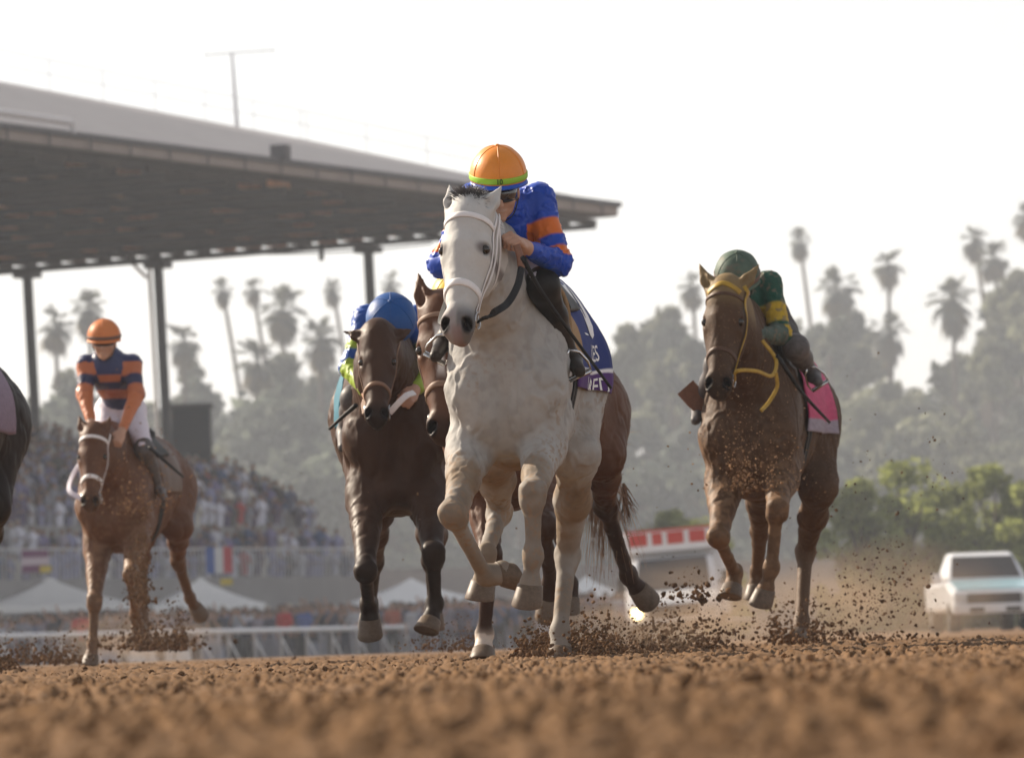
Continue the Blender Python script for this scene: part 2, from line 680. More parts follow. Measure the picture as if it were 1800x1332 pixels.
mb.add(*prism([sp(0, 0, ZE - .05), sp(0, 0, ZE + .10), sp(0, 34, ZE - .50), sp(0, 34, ZE - .65)], DF * L_), col=(1, 1, 1))
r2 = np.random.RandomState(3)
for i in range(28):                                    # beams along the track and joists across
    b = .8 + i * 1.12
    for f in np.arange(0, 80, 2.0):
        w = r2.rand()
        c = np.array([1.0, .85, .7]) * (.35 + .5 * w) if w < .90 - .014 * i else np.array([8.0, 5.4, 3.2]) * (.35 + .9 * r2.rand())  # some pieces tinted bright tan: sunlit patches put into the colour
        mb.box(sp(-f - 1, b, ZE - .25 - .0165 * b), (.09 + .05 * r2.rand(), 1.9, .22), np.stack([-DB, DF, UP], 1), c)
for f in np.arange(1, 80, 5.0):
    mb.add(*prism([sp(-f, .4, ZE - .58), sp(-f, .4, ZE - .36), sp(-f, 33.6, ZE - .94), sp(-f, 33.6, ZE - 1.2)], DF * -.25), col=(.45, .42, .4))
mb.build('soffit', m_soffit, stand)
mb = MB()
mb.add(*prism([sp(.1, -.12, ZE - .02), sp(.1, -.12, ZE + .30), sp(.1, -.002, ZE + .30), sp(.1, -.002, ZE - .02)], DF * (L_ - .2)))
mb.add(*prism([sp(.102, -.0, ZE - .06), sp(.102, -.0, ZE + .30), sp(.102, 33.8, ZE - .26), sp(.102, 33.8, ZE - .60)], DF * .1))
mb.build('fascia', m_fascia, stand)
mb = MB()
mb.add(*prism([sp(.2, -.26, ZE + .303), sp(.2, -.26, ZE + .50), sp(.2, -.01, ZE + .50), sp(.2, -.01, ZE + .303)], DF * (L_ - .3)))
for f in np.arange(-2, -84, -3.1):
    mb.box(sp(f, -.27, ZE + .20), (.03, .10, .50), np.stack([-DB, DF, UP], 1))
mb.build('gutter', m_gutter, stand)
mb = MB()
mb.box(sp(-32.9, -.2, ZE + .72), (.55, .55, .5), np.stack([-DB, DF, UP], 1))
mb.build('floodlight', m_gutter, stand)
mb = MB()
mb.box(sp(-12.9, -.2, ZE + .60), (.35, .35, .22), np.stack([-DB, DF, UP], 1))
mb.build('floodlight', m_gutter, stand)
mb = MB()
mb.tube([sp(-62, -.2, ZE + .86), sp(-49.8, -.2, ZE + .80), sp(-49.7, -.2, ZE + .45)], .12, 8)
mb.build('pipe', m_pale, stand)
for px, b, foot in ((655, 10.4, 760), (285, 19.7, 800), (55, 25.6, 770), (-260, 33.4, 800)):
    top = sp(-.6, b, ZE - .6 - .016 * b)
    d = top[1]
    mb = MB()
    bot = sp(-.6, b, 2.5 + b * .15) + np.array([.24, 0, 0])
    mb.add(*prism([bot + DF * -.16 - DB * .15, bot + DF * .16 - DB * .15, bot + DF * .16 + DB * .15, bot - DF * .16 + DB * .15], top - bot))
    mb.box(top + UP * -.1, (.9, .9, .25), np.stack([-DB, DF, UP], 1))
    mb.build('column', m_post, stand)
    if px == 285:
        mb = MB()
        mb.tube([top + np.array([-.36, 0, .1]), bot + np.array([-.36, 0, 0])], .075, 8)
        mb.tube([top + np.array([-.45, 0, -.6]), top + np.array([-1.3, .0, .3])], .07, 6)
        mb.build('downpipe', m_pale, stand)
for x0, y0, x1, y1, sag in ((430, 446, 760, 428, 6), (470, 432, 655, 428, 3)):
    mb = MB()
    A, B = at(x0, y0, 276), at(x1, y1, 272)
    t = np.linspace(0, 1, 12)
    mb.tube(A + (B - A) * t[:, None] - UP * (sag * .023 * 4 * t * (1 - t))[:, None], .035, 5)
    mb.tube([at(565, y0 - 8, 274.5), at(565, y0 + 12, 274.5)], .12, 6)
    mb.build('cable', m_post, stand)
def ridge(f):
    return sp(f, 13, ZR + 1.9 * f / L_)
mb = MB()                                              # guard rail on the ridge and down the end rake
for f in np.arange(-1, -82, -4.6):
    mb.tube([ridge(f), ridge(f) + UP * 1.15], .016, 6)
rake = [sp(-.4, b, ZE + .42 + (ZR - ZE - .42) * b / 13) for b in (13, 10.4, 7.8, 5.2)]
for p in rake:
    mb.tube([p, p + UP * 1.15], .016, 6)
for z in (1.15, .6):
    mb.tube([ridge(-.4) + UP * z, ridge(-81) + UP * z], .013, 6)
    mb.tube([p + UP * z for p in rake], .013, 6)
mb.build('railing', m_pale, stand)
af = -7.2
an = empty('antenna', ridge(af), 'thin television antenna mast standing on the grandstand roof', 'antenna')
mb = MB(); mb.tube([ridge(af) - UP * .2, ridge(af) + UP * 2.95 - np.array([.12, 0, 0])], [.10, .05], 6); mb.build('mast', m_pale, an)
mb = MB()
c = ridge(af) + UP * 2.9 - np.array([.12, 0, 0])
mb.tube([c + np.array([-1.1, 0, -.05]), c + np.array([1.7, 0, .08])], .022, 6)
for x in np.linspace(-1.0, 1.6, 7):
    mb.tube([c + np.array([x, -.6, 0]), c + np.array([x, .6, 0])], .014, 5)
mb.build('dipole', m_pale, an)

# raked seating, front wall with railing
SB = at(640, 978, 262)
def seat(f, b, z):
    return np.array([SB[0], SB[1], 0]) + DF * f + DB * b + UP * z
Z0 = SB[2]
mb = MB()
NR = 27
def seat_z(b):
    return Z0 - 3.5 + float(np.interp(b, [0, .8, 1.8, 4.8, 8.2, 13, 22], [2.7, 3.5, 4.9, 6.2, 6.8, 8.1, 10.0]))
for r in range(NR):
    b = r * .82
    z = seat_z(b)
    mb.add(*prism([seat(0, b, -.5), seat(0, b, z), seat(0, b + .818, z), seat(0, b + .818, -.5)], DF * -75))
mb.build('seating_steps', m_conc, stand)
mb = MB()
mb.add(*prism([seat(.3, -.35, -.6), seat(.3, -.35, Z0 - .75), seat(.3, -.05, Z0 - .75), seat(.3, -.05, -.6)], DF * -75))
mb.build('front_wall', m_conc, stand)
mb = MB()
for f in np.arange(.2, -74, -.32):
    mb.tube([seat(f, -.2, Z0 - .75), seat(f, -.2, Z0 + .30)], .022, 5)
mb.tube([seat(.2, -.2, Z0 + .30), seat(-74, -.2, Z0 + .30)], .035, 6)
mb.build('railing', m_pale, stand)
# booth behind the top rows
bo = empty('booth', at(338, 800, 268), 'dark grey booth standing among the spectators below a roof post', 'booth')
mb = MB(); c = at(338, 768, 268); mb.box(c - UP * .6, (1.5, 1.5, 3.4)); mb.build('cabin', m_post, bo)
mb = MB(); mb.box(c + UP * 1.2, (1.7, 1.7, .16)); mb.build('roof', m_gutter, bo)

# far wall running on behind the finish
wl = MB()
A, B = at(600, 985, 300), at(1560, 1005, 330)
wl.add(*prism([np.array([A[0], A[1], -.6]), np.array([A[0], A[1], 3.3]), np.array([A[0], A[1] + .3, 3.3]), np.array([A[0], A[1] + .3, -.6])], np.array([B[0] - A[0], B[1] - A[1], 0])))
wo = wl.build('concrete_wall', m_conc, None, label='long low grey wall behind the white tents and trees', cat='wall')

# banners hung on the front wall
m_tint = mat('painted', (1, 1, 1), .7, .3, tint=True)
def banner(px, py, d, wpx, hpx, bands, label, vert=True):
    c = at(px, py, d)
    w_, h_ = wpx * d / FPX, hpx * d / FPX
    e = empty('banner', c - UP * h_ / 2, label, 'banner')
    n = len(bands)
    for i, cc in enumerate(bands):
        mb = MB()
        o = (i - (n - 1) / 2)
        mb.box(c + (np.array([o * w_ / n, 0, 0]) if vert else UP * -o * h_ / n), (w_ / n * .99 if vert else w_, .03, h_ if vert else h_ / n * .99), col=cc)
        mb.build('panel', m_tint, e)
banner(385, 984, 238, 46, 46, ((.05, .12, .42), (.75, .75, .75), (.55, .04, .06)), 'blue white and red striped banner on the stand wall')
banner(62, 986, 222, 48, 40, ((.20, .06, .16), (.65, .55, .62), (.20, .06, .16)), 'purple and white banner at the stand wall', False)
banner(80, 1000, 221.5, 20, 12, ((.65, .50, .05),), 'small yellow sign above the tent roof beside the purple banner')
banner(398, 1022, 236.6, 22, 12, ((.65, .50, .05),), 'small yellow sign beside the second tent roof peak')
# ------------------------------------------------------------------ spectators
def objcol_mat(name, rough=.8):
    m = bpy.data.materials.new(name)
    m.use_nodes = True
    N, L = m.node_tree.nodes, m.node_tree.links
    oi = N.new('ShaderNodeObjectInfo')
    nz = N.new('ShaderNodeTexNoise')
    nz.inputs['Scale'].default_value = 9
    mx = N.new('ShaderNodeMix')
    mx.data_type = 'RGBA'
    mx.blend_type = 'MULTIPLY'
    mx.inputs[0].default_value = .4
    L.new(oi.outputs['Color'], mx.inputs[6])
    L.new(nz.outputs['Color'], mx.inputs[7])
    L.new(mx.outputs[2], N['Principled BSDF'].inputs['Base Color'])
    N['Principled BSDF'].inputs['Roughness'].default_value = rough
    return m
m_shirt, m_trous, m_hair2 = objcol_mat('shirt_cloth'), objcol_mat('trouser_cloth'), objcol_mat('spectator_hair')
m_pskin = mat('spectator_skin', (.42, .25, .18), .6)

def spectator_kind(pose, rsd):
    """body, shirt, trousers and hair as meshes about the feet, facing -y"""
    r_ = np.random.RandomState(rsd)
    S, T, P, Hh = Sdf(), Sdf(), Sdf(), Sdf()
    hd = np.array([0, -.02, 1.62])
    S.ell(hd, (.078, .098, .115), k=.03)
    S.ell(hd + (0, -.09, -.01), (.016, .022, .02), k=.02)
    S.cap((0, 0, 1.55), (0, .01, 1.40), .055, .06, k=.03)
    S.cap((0, .01, 1.30), (0, .01, 1.0), .12, .11, k=.05)
    if pose == 0: arms = [((.19, 0, 1.40), (.24, .02, 1.12), (.22, -.06, .88)), ((-.19, 0, 1.40), (-.24, .02, 1.12), (-.22, -.06, .88))]
    elif pose == 1: arms = [((.19, 0, 1.40), (.25, -.12, 1.20), (.07, -.30, 1.52)), ((-.19, 0, 1.40), (-.25, -.12, 1.20), (-.07, -.30, 1.52))]
    elif pose == 2: arms = [((.19, 0, 1.40), (.27, -.10, 1.16), (.20, -.34, 1.04)), ((-.19, 0, 1.40), (-.27, -.10, 1.16), (-.20, -.34, 1.04))]
    else: arms = [((.19, 0, 1.40), (.30, -.05, 1.62), (.22, -.10, 1.90)), ((-.19, 0, 1.40), (-.24, .02, 1.12), (-.22, -.06, .88))]
    for sh, el, wr in arms:
        S.cap(sh, el, .05, .042, k=.03)
        S.cap(el, wr, .042, .03, k=.02)
        d = nrm(np.array(wr) - el)
        S.ell(np.array(wr) + d * .07, (.04, .045, .05), k=.02)
        T.cap(sh, (np.array(sh) * .15 + np.array(el) * .85), .068, .06, k=.04)
    T.cap((-.14, .0, 1.38), (.14, .0, 1.38), .075, .075, k=.06)
    T.cap((0, .0, 1.34), (0, .01, .96), .155, .150, k=.08, squash=((0, 1, 0), .72))
    for q in (-1, 1):
        S.cap((q * .09, .01, .92), (q * .10, 0, .48), .075, .05, k=.04)
        S.cap((q * .10, 0, .48), (q * .11, .02, .08), .05, .036, k=.03)
        S.cap((q * .11, .02, .05), (q * .12, -.14, .035), .038, .03, k=.02)
        P.cap((q * .085, .01, .94), (q * .10, 0, .48), .095, .068, k=.05)
        P.cap((q * .10, 0, .48), (q * .11, .02, .10), .068, .058, k=.03)
    Hh.ell(hd + (0, .018, .028), (.088, .102, .108), k=.02)
    Hh.ell(hd + (0, -.10, -.06), (.075, .07, .085), k=.02, cut=True)
    return [(n, s_.mesh(.022, smooth=1)) for n, s_ in (('body', S), ('shirt', T), ('trousers', P), ('hair', Hh))]
KINDS = []
for i in range(4):
    parts = []
    for (n, (V, Q)), m in zip(spectator_kind(i, i), (m_pskin, m_shirt, m_trous, m_hair2)):
        me = bpy.data.meshes.new('spectator_' + n)
        me.from_pydata(V.tolist(), [], Q.tolist())
        me.polygons.foreach_set('use_smooth', np.ones(len(me.polygons), bool))
        me.materials.append(m)
        parts.append((n, me))
    KINDS.append(parts)
def spectator(p, kind, rz, shirt, trous, hair, label, group, sc=1.0):
    e = empty('person', p, label, 'spectator', group, rz=rz)
    e.scale = (sc, sc, sc)
    for n, me in KINDS[kind]:
        o = bpy.data.objects.new(n, me)
        o.parent = e
        o.color = (*{'shirt': shirt, 'trousers': trous, 'hair': hair}.get(n, (.4, .25, .18)), 1)
        scene.collection.objects.link(o)
    return e
SHIRTS = [(.03, .035, .06), (.05, .05, .10), (.30, .30, .36), (.55, .55, .60), (.08, .07, .07), (.10, .06, .12), (.16, .17, .26), (.04, .03, .03), (.22, .12, .10), (.05, .09, .22), (.38, .34, .42), (.12, .10, .14)]
def named(c):
    if c[0] > .28: return 'pale'
    return 'dark'
r4 = np.random.RandomState(9)
# two rows of people along the far side of the rail
red = (.50, .020, .025)
special = [(500, 208, red, 0, 'spectator in a red shirt standing at the rail between two braced posts'),
           (143, 200, red, 2, 'spectator in a red shirt behind the rail, below the first tent'),
           (690, 214, (.45, .10, .05), 0, 'spectator in an orange red shirt under the third tent'),
           (420, 214, (.55, .58, .66), 1, 'spectator in a light blue shirt beside the one in red'),
           (535, 216, (.10, .16, .45), 0, 'spectator in a bright blue shirt beside the one in red'),
           (985, 220, (.40, .10, .06), 0, 'spectator in a rust shirt seen between the grey horse and its hind leg')]
for px, d, c, k, lb in special:
    p = at(px, 1100, d)
    p[2] = ground_z(p[0], p[1])
    spectator(p, k, R(r4.uniform(-25, 25)), c, (.03, .03, .04), (.02, .015, .012), lb, 'spectators along the rail', 1.02)
for px in np.arange(-40, 1110, 19):
    for row in range(2):
        x = px + r4.uniform(-7, 7)
        d = 211 + row * 6 + r4.uniform(-2, 2)
        if row == 0 and min(abs(x - s_[0]) for s_ in special) < 24: continue
        p = at(x, 1100, d)
        p[2] = ground_z(p[0], p[1])
        c = SHIRTS[r4.randint(len(SHIRTS))]
        spectator(p, r4.randint(4), R(r4.uniform(-40, 40)), c, SHIRTS[r4.randint(5)], [(.02, .015, .012), (.10, .06, .03), (.03, .02, .02)][r4.randint(3)],
                  ('spectator in a pale top in the blurred line behind the white rail' if named(c) == 'pale' else 'spectator in dark clothes in the blurred line behind the white rail'),
                  'pale dressed spectators behind the rail' if named(c) == 'pale' else 'dark dressed spectators behind the rail', r4.uniform(.9, 1.02))

# the mass in the stand and on the apron
def figures(C, name, label, seed, rows=None):
    rs = np.random.RandomState(seed)
    prof = [(.13, .05), (.17, .35), (.20, .62), (.19, .80), (.08, .90), (.055, .95)]
    n = 7
    bv, bf, tag_ = [], [], []
    for r, z in prof:
        for j in range(n):
            t = 2 * math.pi * j / n
            bv.append((r * math.cos(t), r * .6 * math.sin(t), z))
            tag_.append(0)
    for i in range(len(prof) - 1):
        for j in range(n):
            a, b, c, d = i * n + j, i * n + (j + 1) % n, (i + 1) * n + (j + 1) % n, (i + 1) * n + j
            bf += [(a, b, c), (a, c, d)]
    o = len(bv)
    for v in ICO_V:
        bv.append((v[0] * .10, v[1] * .11, v[2] * .13 + 1.06))
        tag_.append(1 if not (v[2] > .3 or v[1] > .55) else 2)
    bf += [tuple(q + o for q in f) for f in ICO_F]
    for s_ in (-1, 1):                                 # arms as bent wedges
        o = len(bv)
        for p, r in (((s_ * .19, 0, .80), .055), ((s_ * .26, -.05, .52), .05), ((s_ * .14, -.30, .58), .035)):
            for j in range(4):
                t = 2 * math.pi * j / 4
                bv.append((p[0] + r * math.cos(t), p[1] + r * math.sin(t) * .6, p[2] + r * math.sin(t)))
                tag_.append(0 if r > .04 else 1)
        for i in range(2):
            for j in range(4):
                a, b, c, d = o + i * 4 + j, o + i * 4 + (j + 1) % 4, o + (i + 1) * 4 + (j + 1) % 4, o + (i + 1) * 4 + j
                bf += [(a, b, c), (a, c, d)]
    bv, bf, tag_ = np.array(bv), np.array(bf), np.array(tag_)
    m, k = len(C), len(bv)
    sc = rs.uniform(.85, 1.12, (m, 1, 1))
    th = rs.uniform(-.7, .7, m)
    ca, sa = np.cos(th), np.sin(th)
    Rm = np.zeros((m, 3, 3))
    Rm[:, 0, 0], Rm[:, 0, 1], Rm[:, 1, 0], Rm[:, 1, 1], Rm[:, 2, 2] = ca, -sa, sa, ca, 1
    V = np.einsum('mij,kj->mki', Rm, bv) * sc + C[:, None]
    F = bf[None] + (np.arange(m) * k)[:, None, None]
    pal = np.array(SHIRTS + [(.05, .05, .11)] * 2 + [(.30, .30, .48)] * 5 + [(.72, .72, .82)] * 4 + [(.20, .17, .34)] * 3 + [(.6, .6, .66), (.45, .06, .06), (.62, .60, .55), (.10, .07, .16)])
    sh = pal[rs.randint(len(pal), size=m)]
    sk = np.array([.36, .20, .14]) * rs.uniform(.6, 1.2, (m, 1))
    hr = np.where(rs.rand(m, 1) < .25, np.array([[.5, .48, .42]]), np.array([[.03, .02, .018]]))
    col = np.where(tag_[None, :, None] == 0, sh[:, None], np.where(tag_[None, :, None] == 1, sk[:, None], hr[:, None]))
    return fast_mesh(name, V.reshape(-1, 3), F.reshape(-1, 3), m_tint, None, col.reshape(-1, 3), smooth=True, label=label, cat='crowd', kind='stuff')
C = []
for r in range(NR):
    for f in np.arange(-.3, -60, -.52):
        if r4.rand() < .90:
            C.append(seat(f + r4.uniform(-.15, .15), r * .82 + .35 + r4.uniform(-.15, .15), seat_z(r * .82) + .12 - r4.uniform(0, .30)))
figures(np.array(C), 'crowd', 'packed crowd of spectators on the raked seats of the grandstand', 21)
C = []
for d in np.arange(222, 256, 1.3):
    for px in np.arange(-60, 1120, 11):
        if r4.rand() < .62:
            p = at(px + r4.uniform(-5, 5), 1100, d + r4.uniform(-.5, .5))
            C.append((p[0], p[1], float(ground_z(p[0], p[1])) + .58 + r4.uniform(-.05, .08)))
figures(np.array(C), 'crowd', 'crowd on the flat apron between the tents and the stand', 22)
# ------------------------------------------------------------------ running rail
m_rail = mat('white_rail_paint', (.84, .84, .85), .4, .3, noise=(3, .06))
ra = empty('running_rail', at(400, 1120, 200), 'long white running rail on braced posts across the course', 'rail')
RA, RB = at(-160, 1121.0, 188), at(1330, 1088.5, 236)
mb = MB()
mb.tube(RA + (RB - RA) * np.linspace(0, 1, 24)[:, None], .078, 10)
mb.build('rail', m_rail, ra, True)
n = int(np.linalg.norm(RB - RA) / 1.55)
for i in range(n + 1):
    p = RA + (RB - RA) * i / n
    g = float(ground_z(p[0], p[1])) - .05
    mb = MB()
    mb.tube([(p[0] + .02, p[1], p[2]), (p[0] + .02, p[1] + .30, p[2] - .18), (p[0] + .02, p[1] + .42, g)], [.04, .04, .045], 7)
    mb.tube([(p[0] + .02, p[1] + .36, p[2] - .22), (p[0] + .42, p[1] + .55, g)], .032, 6)
    mb.build('post', m_rail, ra, True)
m_tint2 = mat("blue_grey_board", (.30, .33, .42), .6)
# low white boards below the rail
bd = empty('barrier_boards', at(400, 1150, 204), 'row of low pale boards standing behind the rail posts', 'barrier')
for i, px in enumerate(np.arange(-60, 1180, 62)):
    if i in (2, 3, 8, 9, 11, 12, 15): continue
    p = at(px, 1130, 205 + .022 * px * .6)
    mb = MB()
    g = float(ground_z(p[0], p[1]))
    mb.box((p[0], p[1], g + .30), (.80, .05, .56))
    mb.build('board', m_tint2 if i % 3 == 1 else m_rail, bd)

# ------------------------------------------------------------------ tents
m_canvas = mat('white_canvas', (.90, .90, .89), .8, .1, noise=(1.2, .05))
def tent(px, py_peak, py_eave, wpx, d, label):
    c = at(px, py_peak, d)
    g = float(ground_z(c[0], c[1]))
    half = wpx / 2 * d / FPX
    ze = at(px, py_eave, d)[2]
    e = empty('party_tent', (c[0], c[1], g), label, 'tent', 'white tents on the apron')
    rot = R(11)
    k = 9
    V, F = [], []
    cor = [(-1, -1), (1, -1), (1, 1), (-1, 1)]
    half2 = half * .86
    per = []
    for i in range(4):
        a, b = cor[i], cor[(i + 1) % 4]
        for t in np.linspace(0, 1, 8, endpoint=False):
            per.append((a[0] + (b[0] - a[0]) * t, a[1] + (b[1] - a[1]) * t))
    m = len(per)
    for i in range(k):
        u = i / (k - 1)
        z = c[2] + (ze - c[2]) * (u ** .82)
        for x, y in per:
            sag = .05 * math.sin(math.pi * u) * (1 - max(abs(x), abs(y)) * .0)
            xx, yy = x * half2 * max(u, .012), y * half2 * max(u, .012)
            V.append((c[0] + xx * math.cos(rot) - yy * math.sin(rot), c[1] + xx * math.sin(rot) + yy * math.cos(rot), z - sag))
    for x, y in per:
        xx, yy = x * half2, y * half2
        V.append((c[0] + xx * math.cos(rot) - yy * math.sin(rot), c[1] + xx * math.sin(rot) + yy * math.cos(rot), ze - .22))
    for i in range(k):
        for j in range(m):
            F.append((i * m + j, (i + 1) * m + j, (i + 1) * m + (j + 1) % m, i * m + (j + 1) % m))
    mb = MB()
    mb.add(V, F)
    mb.build('canopy', m_canvas, e)
    for x, y in cor:
        xx, yy = x * half2 * .97, y * half2 * .97
        mb = MB()
        q = np.array([c[0] + xx * math.cos(rot) - yy * math.sin(rot), c[1] + xx * math.sin(rot) + yy * math.cos(rot), 0])
        mb.tube([q + UP * (g - .02), q + UP * ze], .035, 6)
        mb.build('pole', m_pale, e)
tent(88, 1014, 1064, 300, 229, 'wide white peaked tent at the far end by the dark horse')
tent(352, 1014, 1064, 232, 230, 'white peaked tent seen behind the chestnut horse with orange jockey')
tent(722, 1016, 1066, 340, 231, 'white peaked tent seen behind the dark bay horse legs')
tent(1030, 1012, 1062, 230, 234, 'white peaked tent seen behind the hind legs of the grey horse')
# ------------------------------------------------------------------ trees
m_bark = mat('bark', (.11, .085, .065), .9, .1, noise=(2, .3))
m_palm = leaf_mat('palm_leaf', (.095, .102, .075))
m_leaf = leaf_mat('tree_leaf', (.105, .122, .095))
m_lime = leaf_mat('light_leaf', (.27, .30, .09))

def palm_crown(seed, r=2.2, n=64, skirt=0.35):
    """fan palm head: arched fronds all round, dead ones hanging below"""
    rs = np.random.RandomState(seed)
    V, F, C = [], [], []
    for i in range(n):
        az = rs.uniform(0, 2 * math.pi)
        dead = rs.rand() < skirt
        el = rs.uniform(-1.5, -.45) if dead else rs.uniform(-.6, 1.45)
        ln = r * (rs.uniform(.35, 1.25) if dead else rs.uniform(.3, 1.1))
        d = np.array([math.cos(az) * math.cos(el), math.sin(az) * math.cos(el), math.sin(el)])
        side = np.array([-math.sin(az), math.cos(az), 0])
        pts, dd = [np.zeros(3)], d.copy()
        for k in range(5):
            dd = nrm(dd + np.array([0, 0, -.16]))
            pts.append(pts[-1] + dd * ln / 5)
        col = np.array([1.5, 1.1, .7]) * rs.uniform(.7, 1.2) if dead else np.array([1, 1, 1]) * rs.uniform(.55, 1.5)
        # stalk then a fan of narrow blades
        hub = pts[3]
        for b in np.linspace(-1.15, 1.15, 9):
            bd = nrm(dd * math.cos(b) + side * math.sin(b) + rs.randn(3) * .08)
            L_ = ln * rs.uniform(.5, .75) * (1 - .25 * abs(b))
            w = np.cross(bd, side * math.cos(b) - dd * math.sin(b))
            q = (side * math.cos(b) - dd * math.sin(b)) * L_ * .10
            tip = hub + bd * L_ + np.array([0, 0, -.14 * L_])
            o = len(V)
            V += [hub, hub + bd * L_ * .55 + q, tip, hub + bd * L_ * .55 - q]
            F.append((o, o + 1, o + 2, o + 3))
            C += [col] * 4
        o = len(V)
        V += [pts[0] + side * .03, pts[0] - side * .03, hub - side * .02, hub + side * .02]
        F.append((o, o + 1, o + 2, o + 3))
        C += [col * .8] * 4
    return np.array(V), np.array(F), np.array(C)

def leaf_crown(seed, W, H, n, leaf=.34, clumps=26, low=.18, shape=1.0):
    """crown of separate leaf tufts gathered in clumps of uneven size; about the foot of the tree"""
    rs = np.random.RandomState(seed)
    V, C = [], []
    cc = []
    for i in range(clumps):
        u = rs.uniform(low, .95)
        wid = W * min(1.0, 3.2 * (1.02 - u)) ** .8 * (.65 + .35 * math.sin(math.pi * u)) * rs.uniform(.7, 1.1)
        a, r = rs.uniform(0, 2 * math.pi), wid * rs.uniform(.25, .95)
        cc.append((r * math.cos(a), r * math.sin(a), u * H, rs.uniform(.10, .30) * W * (1.1 - .35 * u), rs.uniform(.65, 1.35)))
    cc = np.array(cc)
    wt = cc[:, 3] ** 2
    k = rs.choice(clumps, n, p=wt / wt.sum())
    d = rs.randn(n, 3)
    d /= np.linalg.norm(d, axis=1)[:, None]
    rad = cc[k, 3] * rs.uniform(.35, 1.0, n) ** .5 * rs.uniform(.8, 1.25, n)
    P = cc[k, :3] + d * rad[:, None] * np.array([1, 1, .8])
    A = nrm_rows(d + rs.randn(n, 3) * .9)
    B = nrm_rows(np.cross(A, rs.randn(n, 3)))
    s_ = leaf * rs.uniform(.6, 1.5, n)[:, None]
    Cc = np.cross(A, B)
    V = np.stack([P - B * s_ * .5, P + Cc * s_ * .28, P + B * s_ * .5, P - Cc * s_ * .28], 1).reshape(-1, 3)
    F = np.arange(n * 4).reshape(-1, 4)
    col = np.repeat((cc[k, 4] * rs.uniform(.7, 1.3, n))[:, None] * np.array([[1, 1, 1]]), 4, 0)
    return V, F, col, cc
def nrm_rows(a):
    return a / (np.linalg.norm(a, axis=1)[:, None] + 1e-9)

def quick_mesh(name, V, F, m, col=None):
    me = bpy.data.meshes.new(name)
    V = np.asarray(V, np.float32)
    F = np.asarray(F, np.int32)
    me.vertices.add(len(V)); me.vertices.foreach_set('co', V.ravel())
    me.loops.add(F.size); me.loops.foreach_set('vertex_index', F.ravel())
    me.polygons.add(len(F)); me.polygons.foreach_set('loop_start', np.arange(0, F.size, F.shape[1], dtype=np.int32))
    me.update(calc_edges=True)
    if col is not None:
        a = me.color_attributes.new('tint', 'FLOAT_COLOR', 'POINT')
        c = np.ones((len(V), 4), np.float32); c[:, :3] = col
        a.data.foreach_set('color', c.ravel())
    me.materials.append(m)
    return me
def trunk_mesh(name, H, r0, r1, limbs=(), lean=0.0, n=8):
    mb = MB()
    z = np.linspace(0, 1, 9)
    mb.tube(np.column_stack([lean * H * z ** 1.5, .01 * H * np.sin(z * 5), z * H]), r0 + (r1 - r0) * z, n)
    for c in limbs:
        a = np.array([0, 0, min(H * .9, max(.25 * H, c[2] * .45))])
        mb.tube(spline([a, (a + c[:3]) / 2 + np.array([0, 0, .05 * H]), c[:3]], 6), np.linspace(r1 * .9, .05, 6), 5, caps=False)
    V = np.concatenate(mb.v)
    me = bpy.data.meshes.new(name)
    me.from_pydata(V.tolist(), [], mb.f)
    me.materials.append(m_bark)
    return me
def plant(name, p, parts, label, cat, group=None, rz=0, sc=1.0):
    e = empty(name, p, label, cat, group, rz=rz)
    e.scale = (sc, sc, sc) if np.ndim(sc) == 0 else sc
    for n, me, z in parts:
        o = bpy.data.objects.new(n, me)
        o.parent = e
        o.location = z if np.ndim(z) else (0, 0, z)
        scene.collection.objects.link(o)
    return e
PCROWN = [quick_mesh('palm_crown', *palm_crown(i, 1.0, 120, .42)[:2], m_palm, palm_crown(i, 1.0, 120, .42)[2]) for i in range(4)]
def gz(p):
    return float(ground_z(p[0], p[1]))
def palm(px, py, rpx, d, lean, label, k, tall=1.35):
    d *= 1.75
    rpx *= .86
    tall = 1.18 + (tall - 1.35)
    c = at(px, py, d)
    g = gz(c)
    H = c[2] - g
    rad = rpx * d / FPX
    tr = trunk_mesh('palm_trunk', H, .34, .20, lean=lean)
    e = empty('palm_tree', (c[0] - lean * H, c[1], g), label, 'palm tree', 'fan palms beyond the course')
    o = bpy.data.objects.new('trunk', tr); o.parent = e; scene.collection.objects.link(o)
    o = bpy.data.objects.new('crown', PCROWN[k % 4]); o.parent = e
    o.location = (lean * H, .01 * H * math.sin(5), H)
    o.scale = (rad, rad, rad * tall)
    o.rotation_euler = (0, 0, k * 1.3)
    scene.collection.objects.link(o)
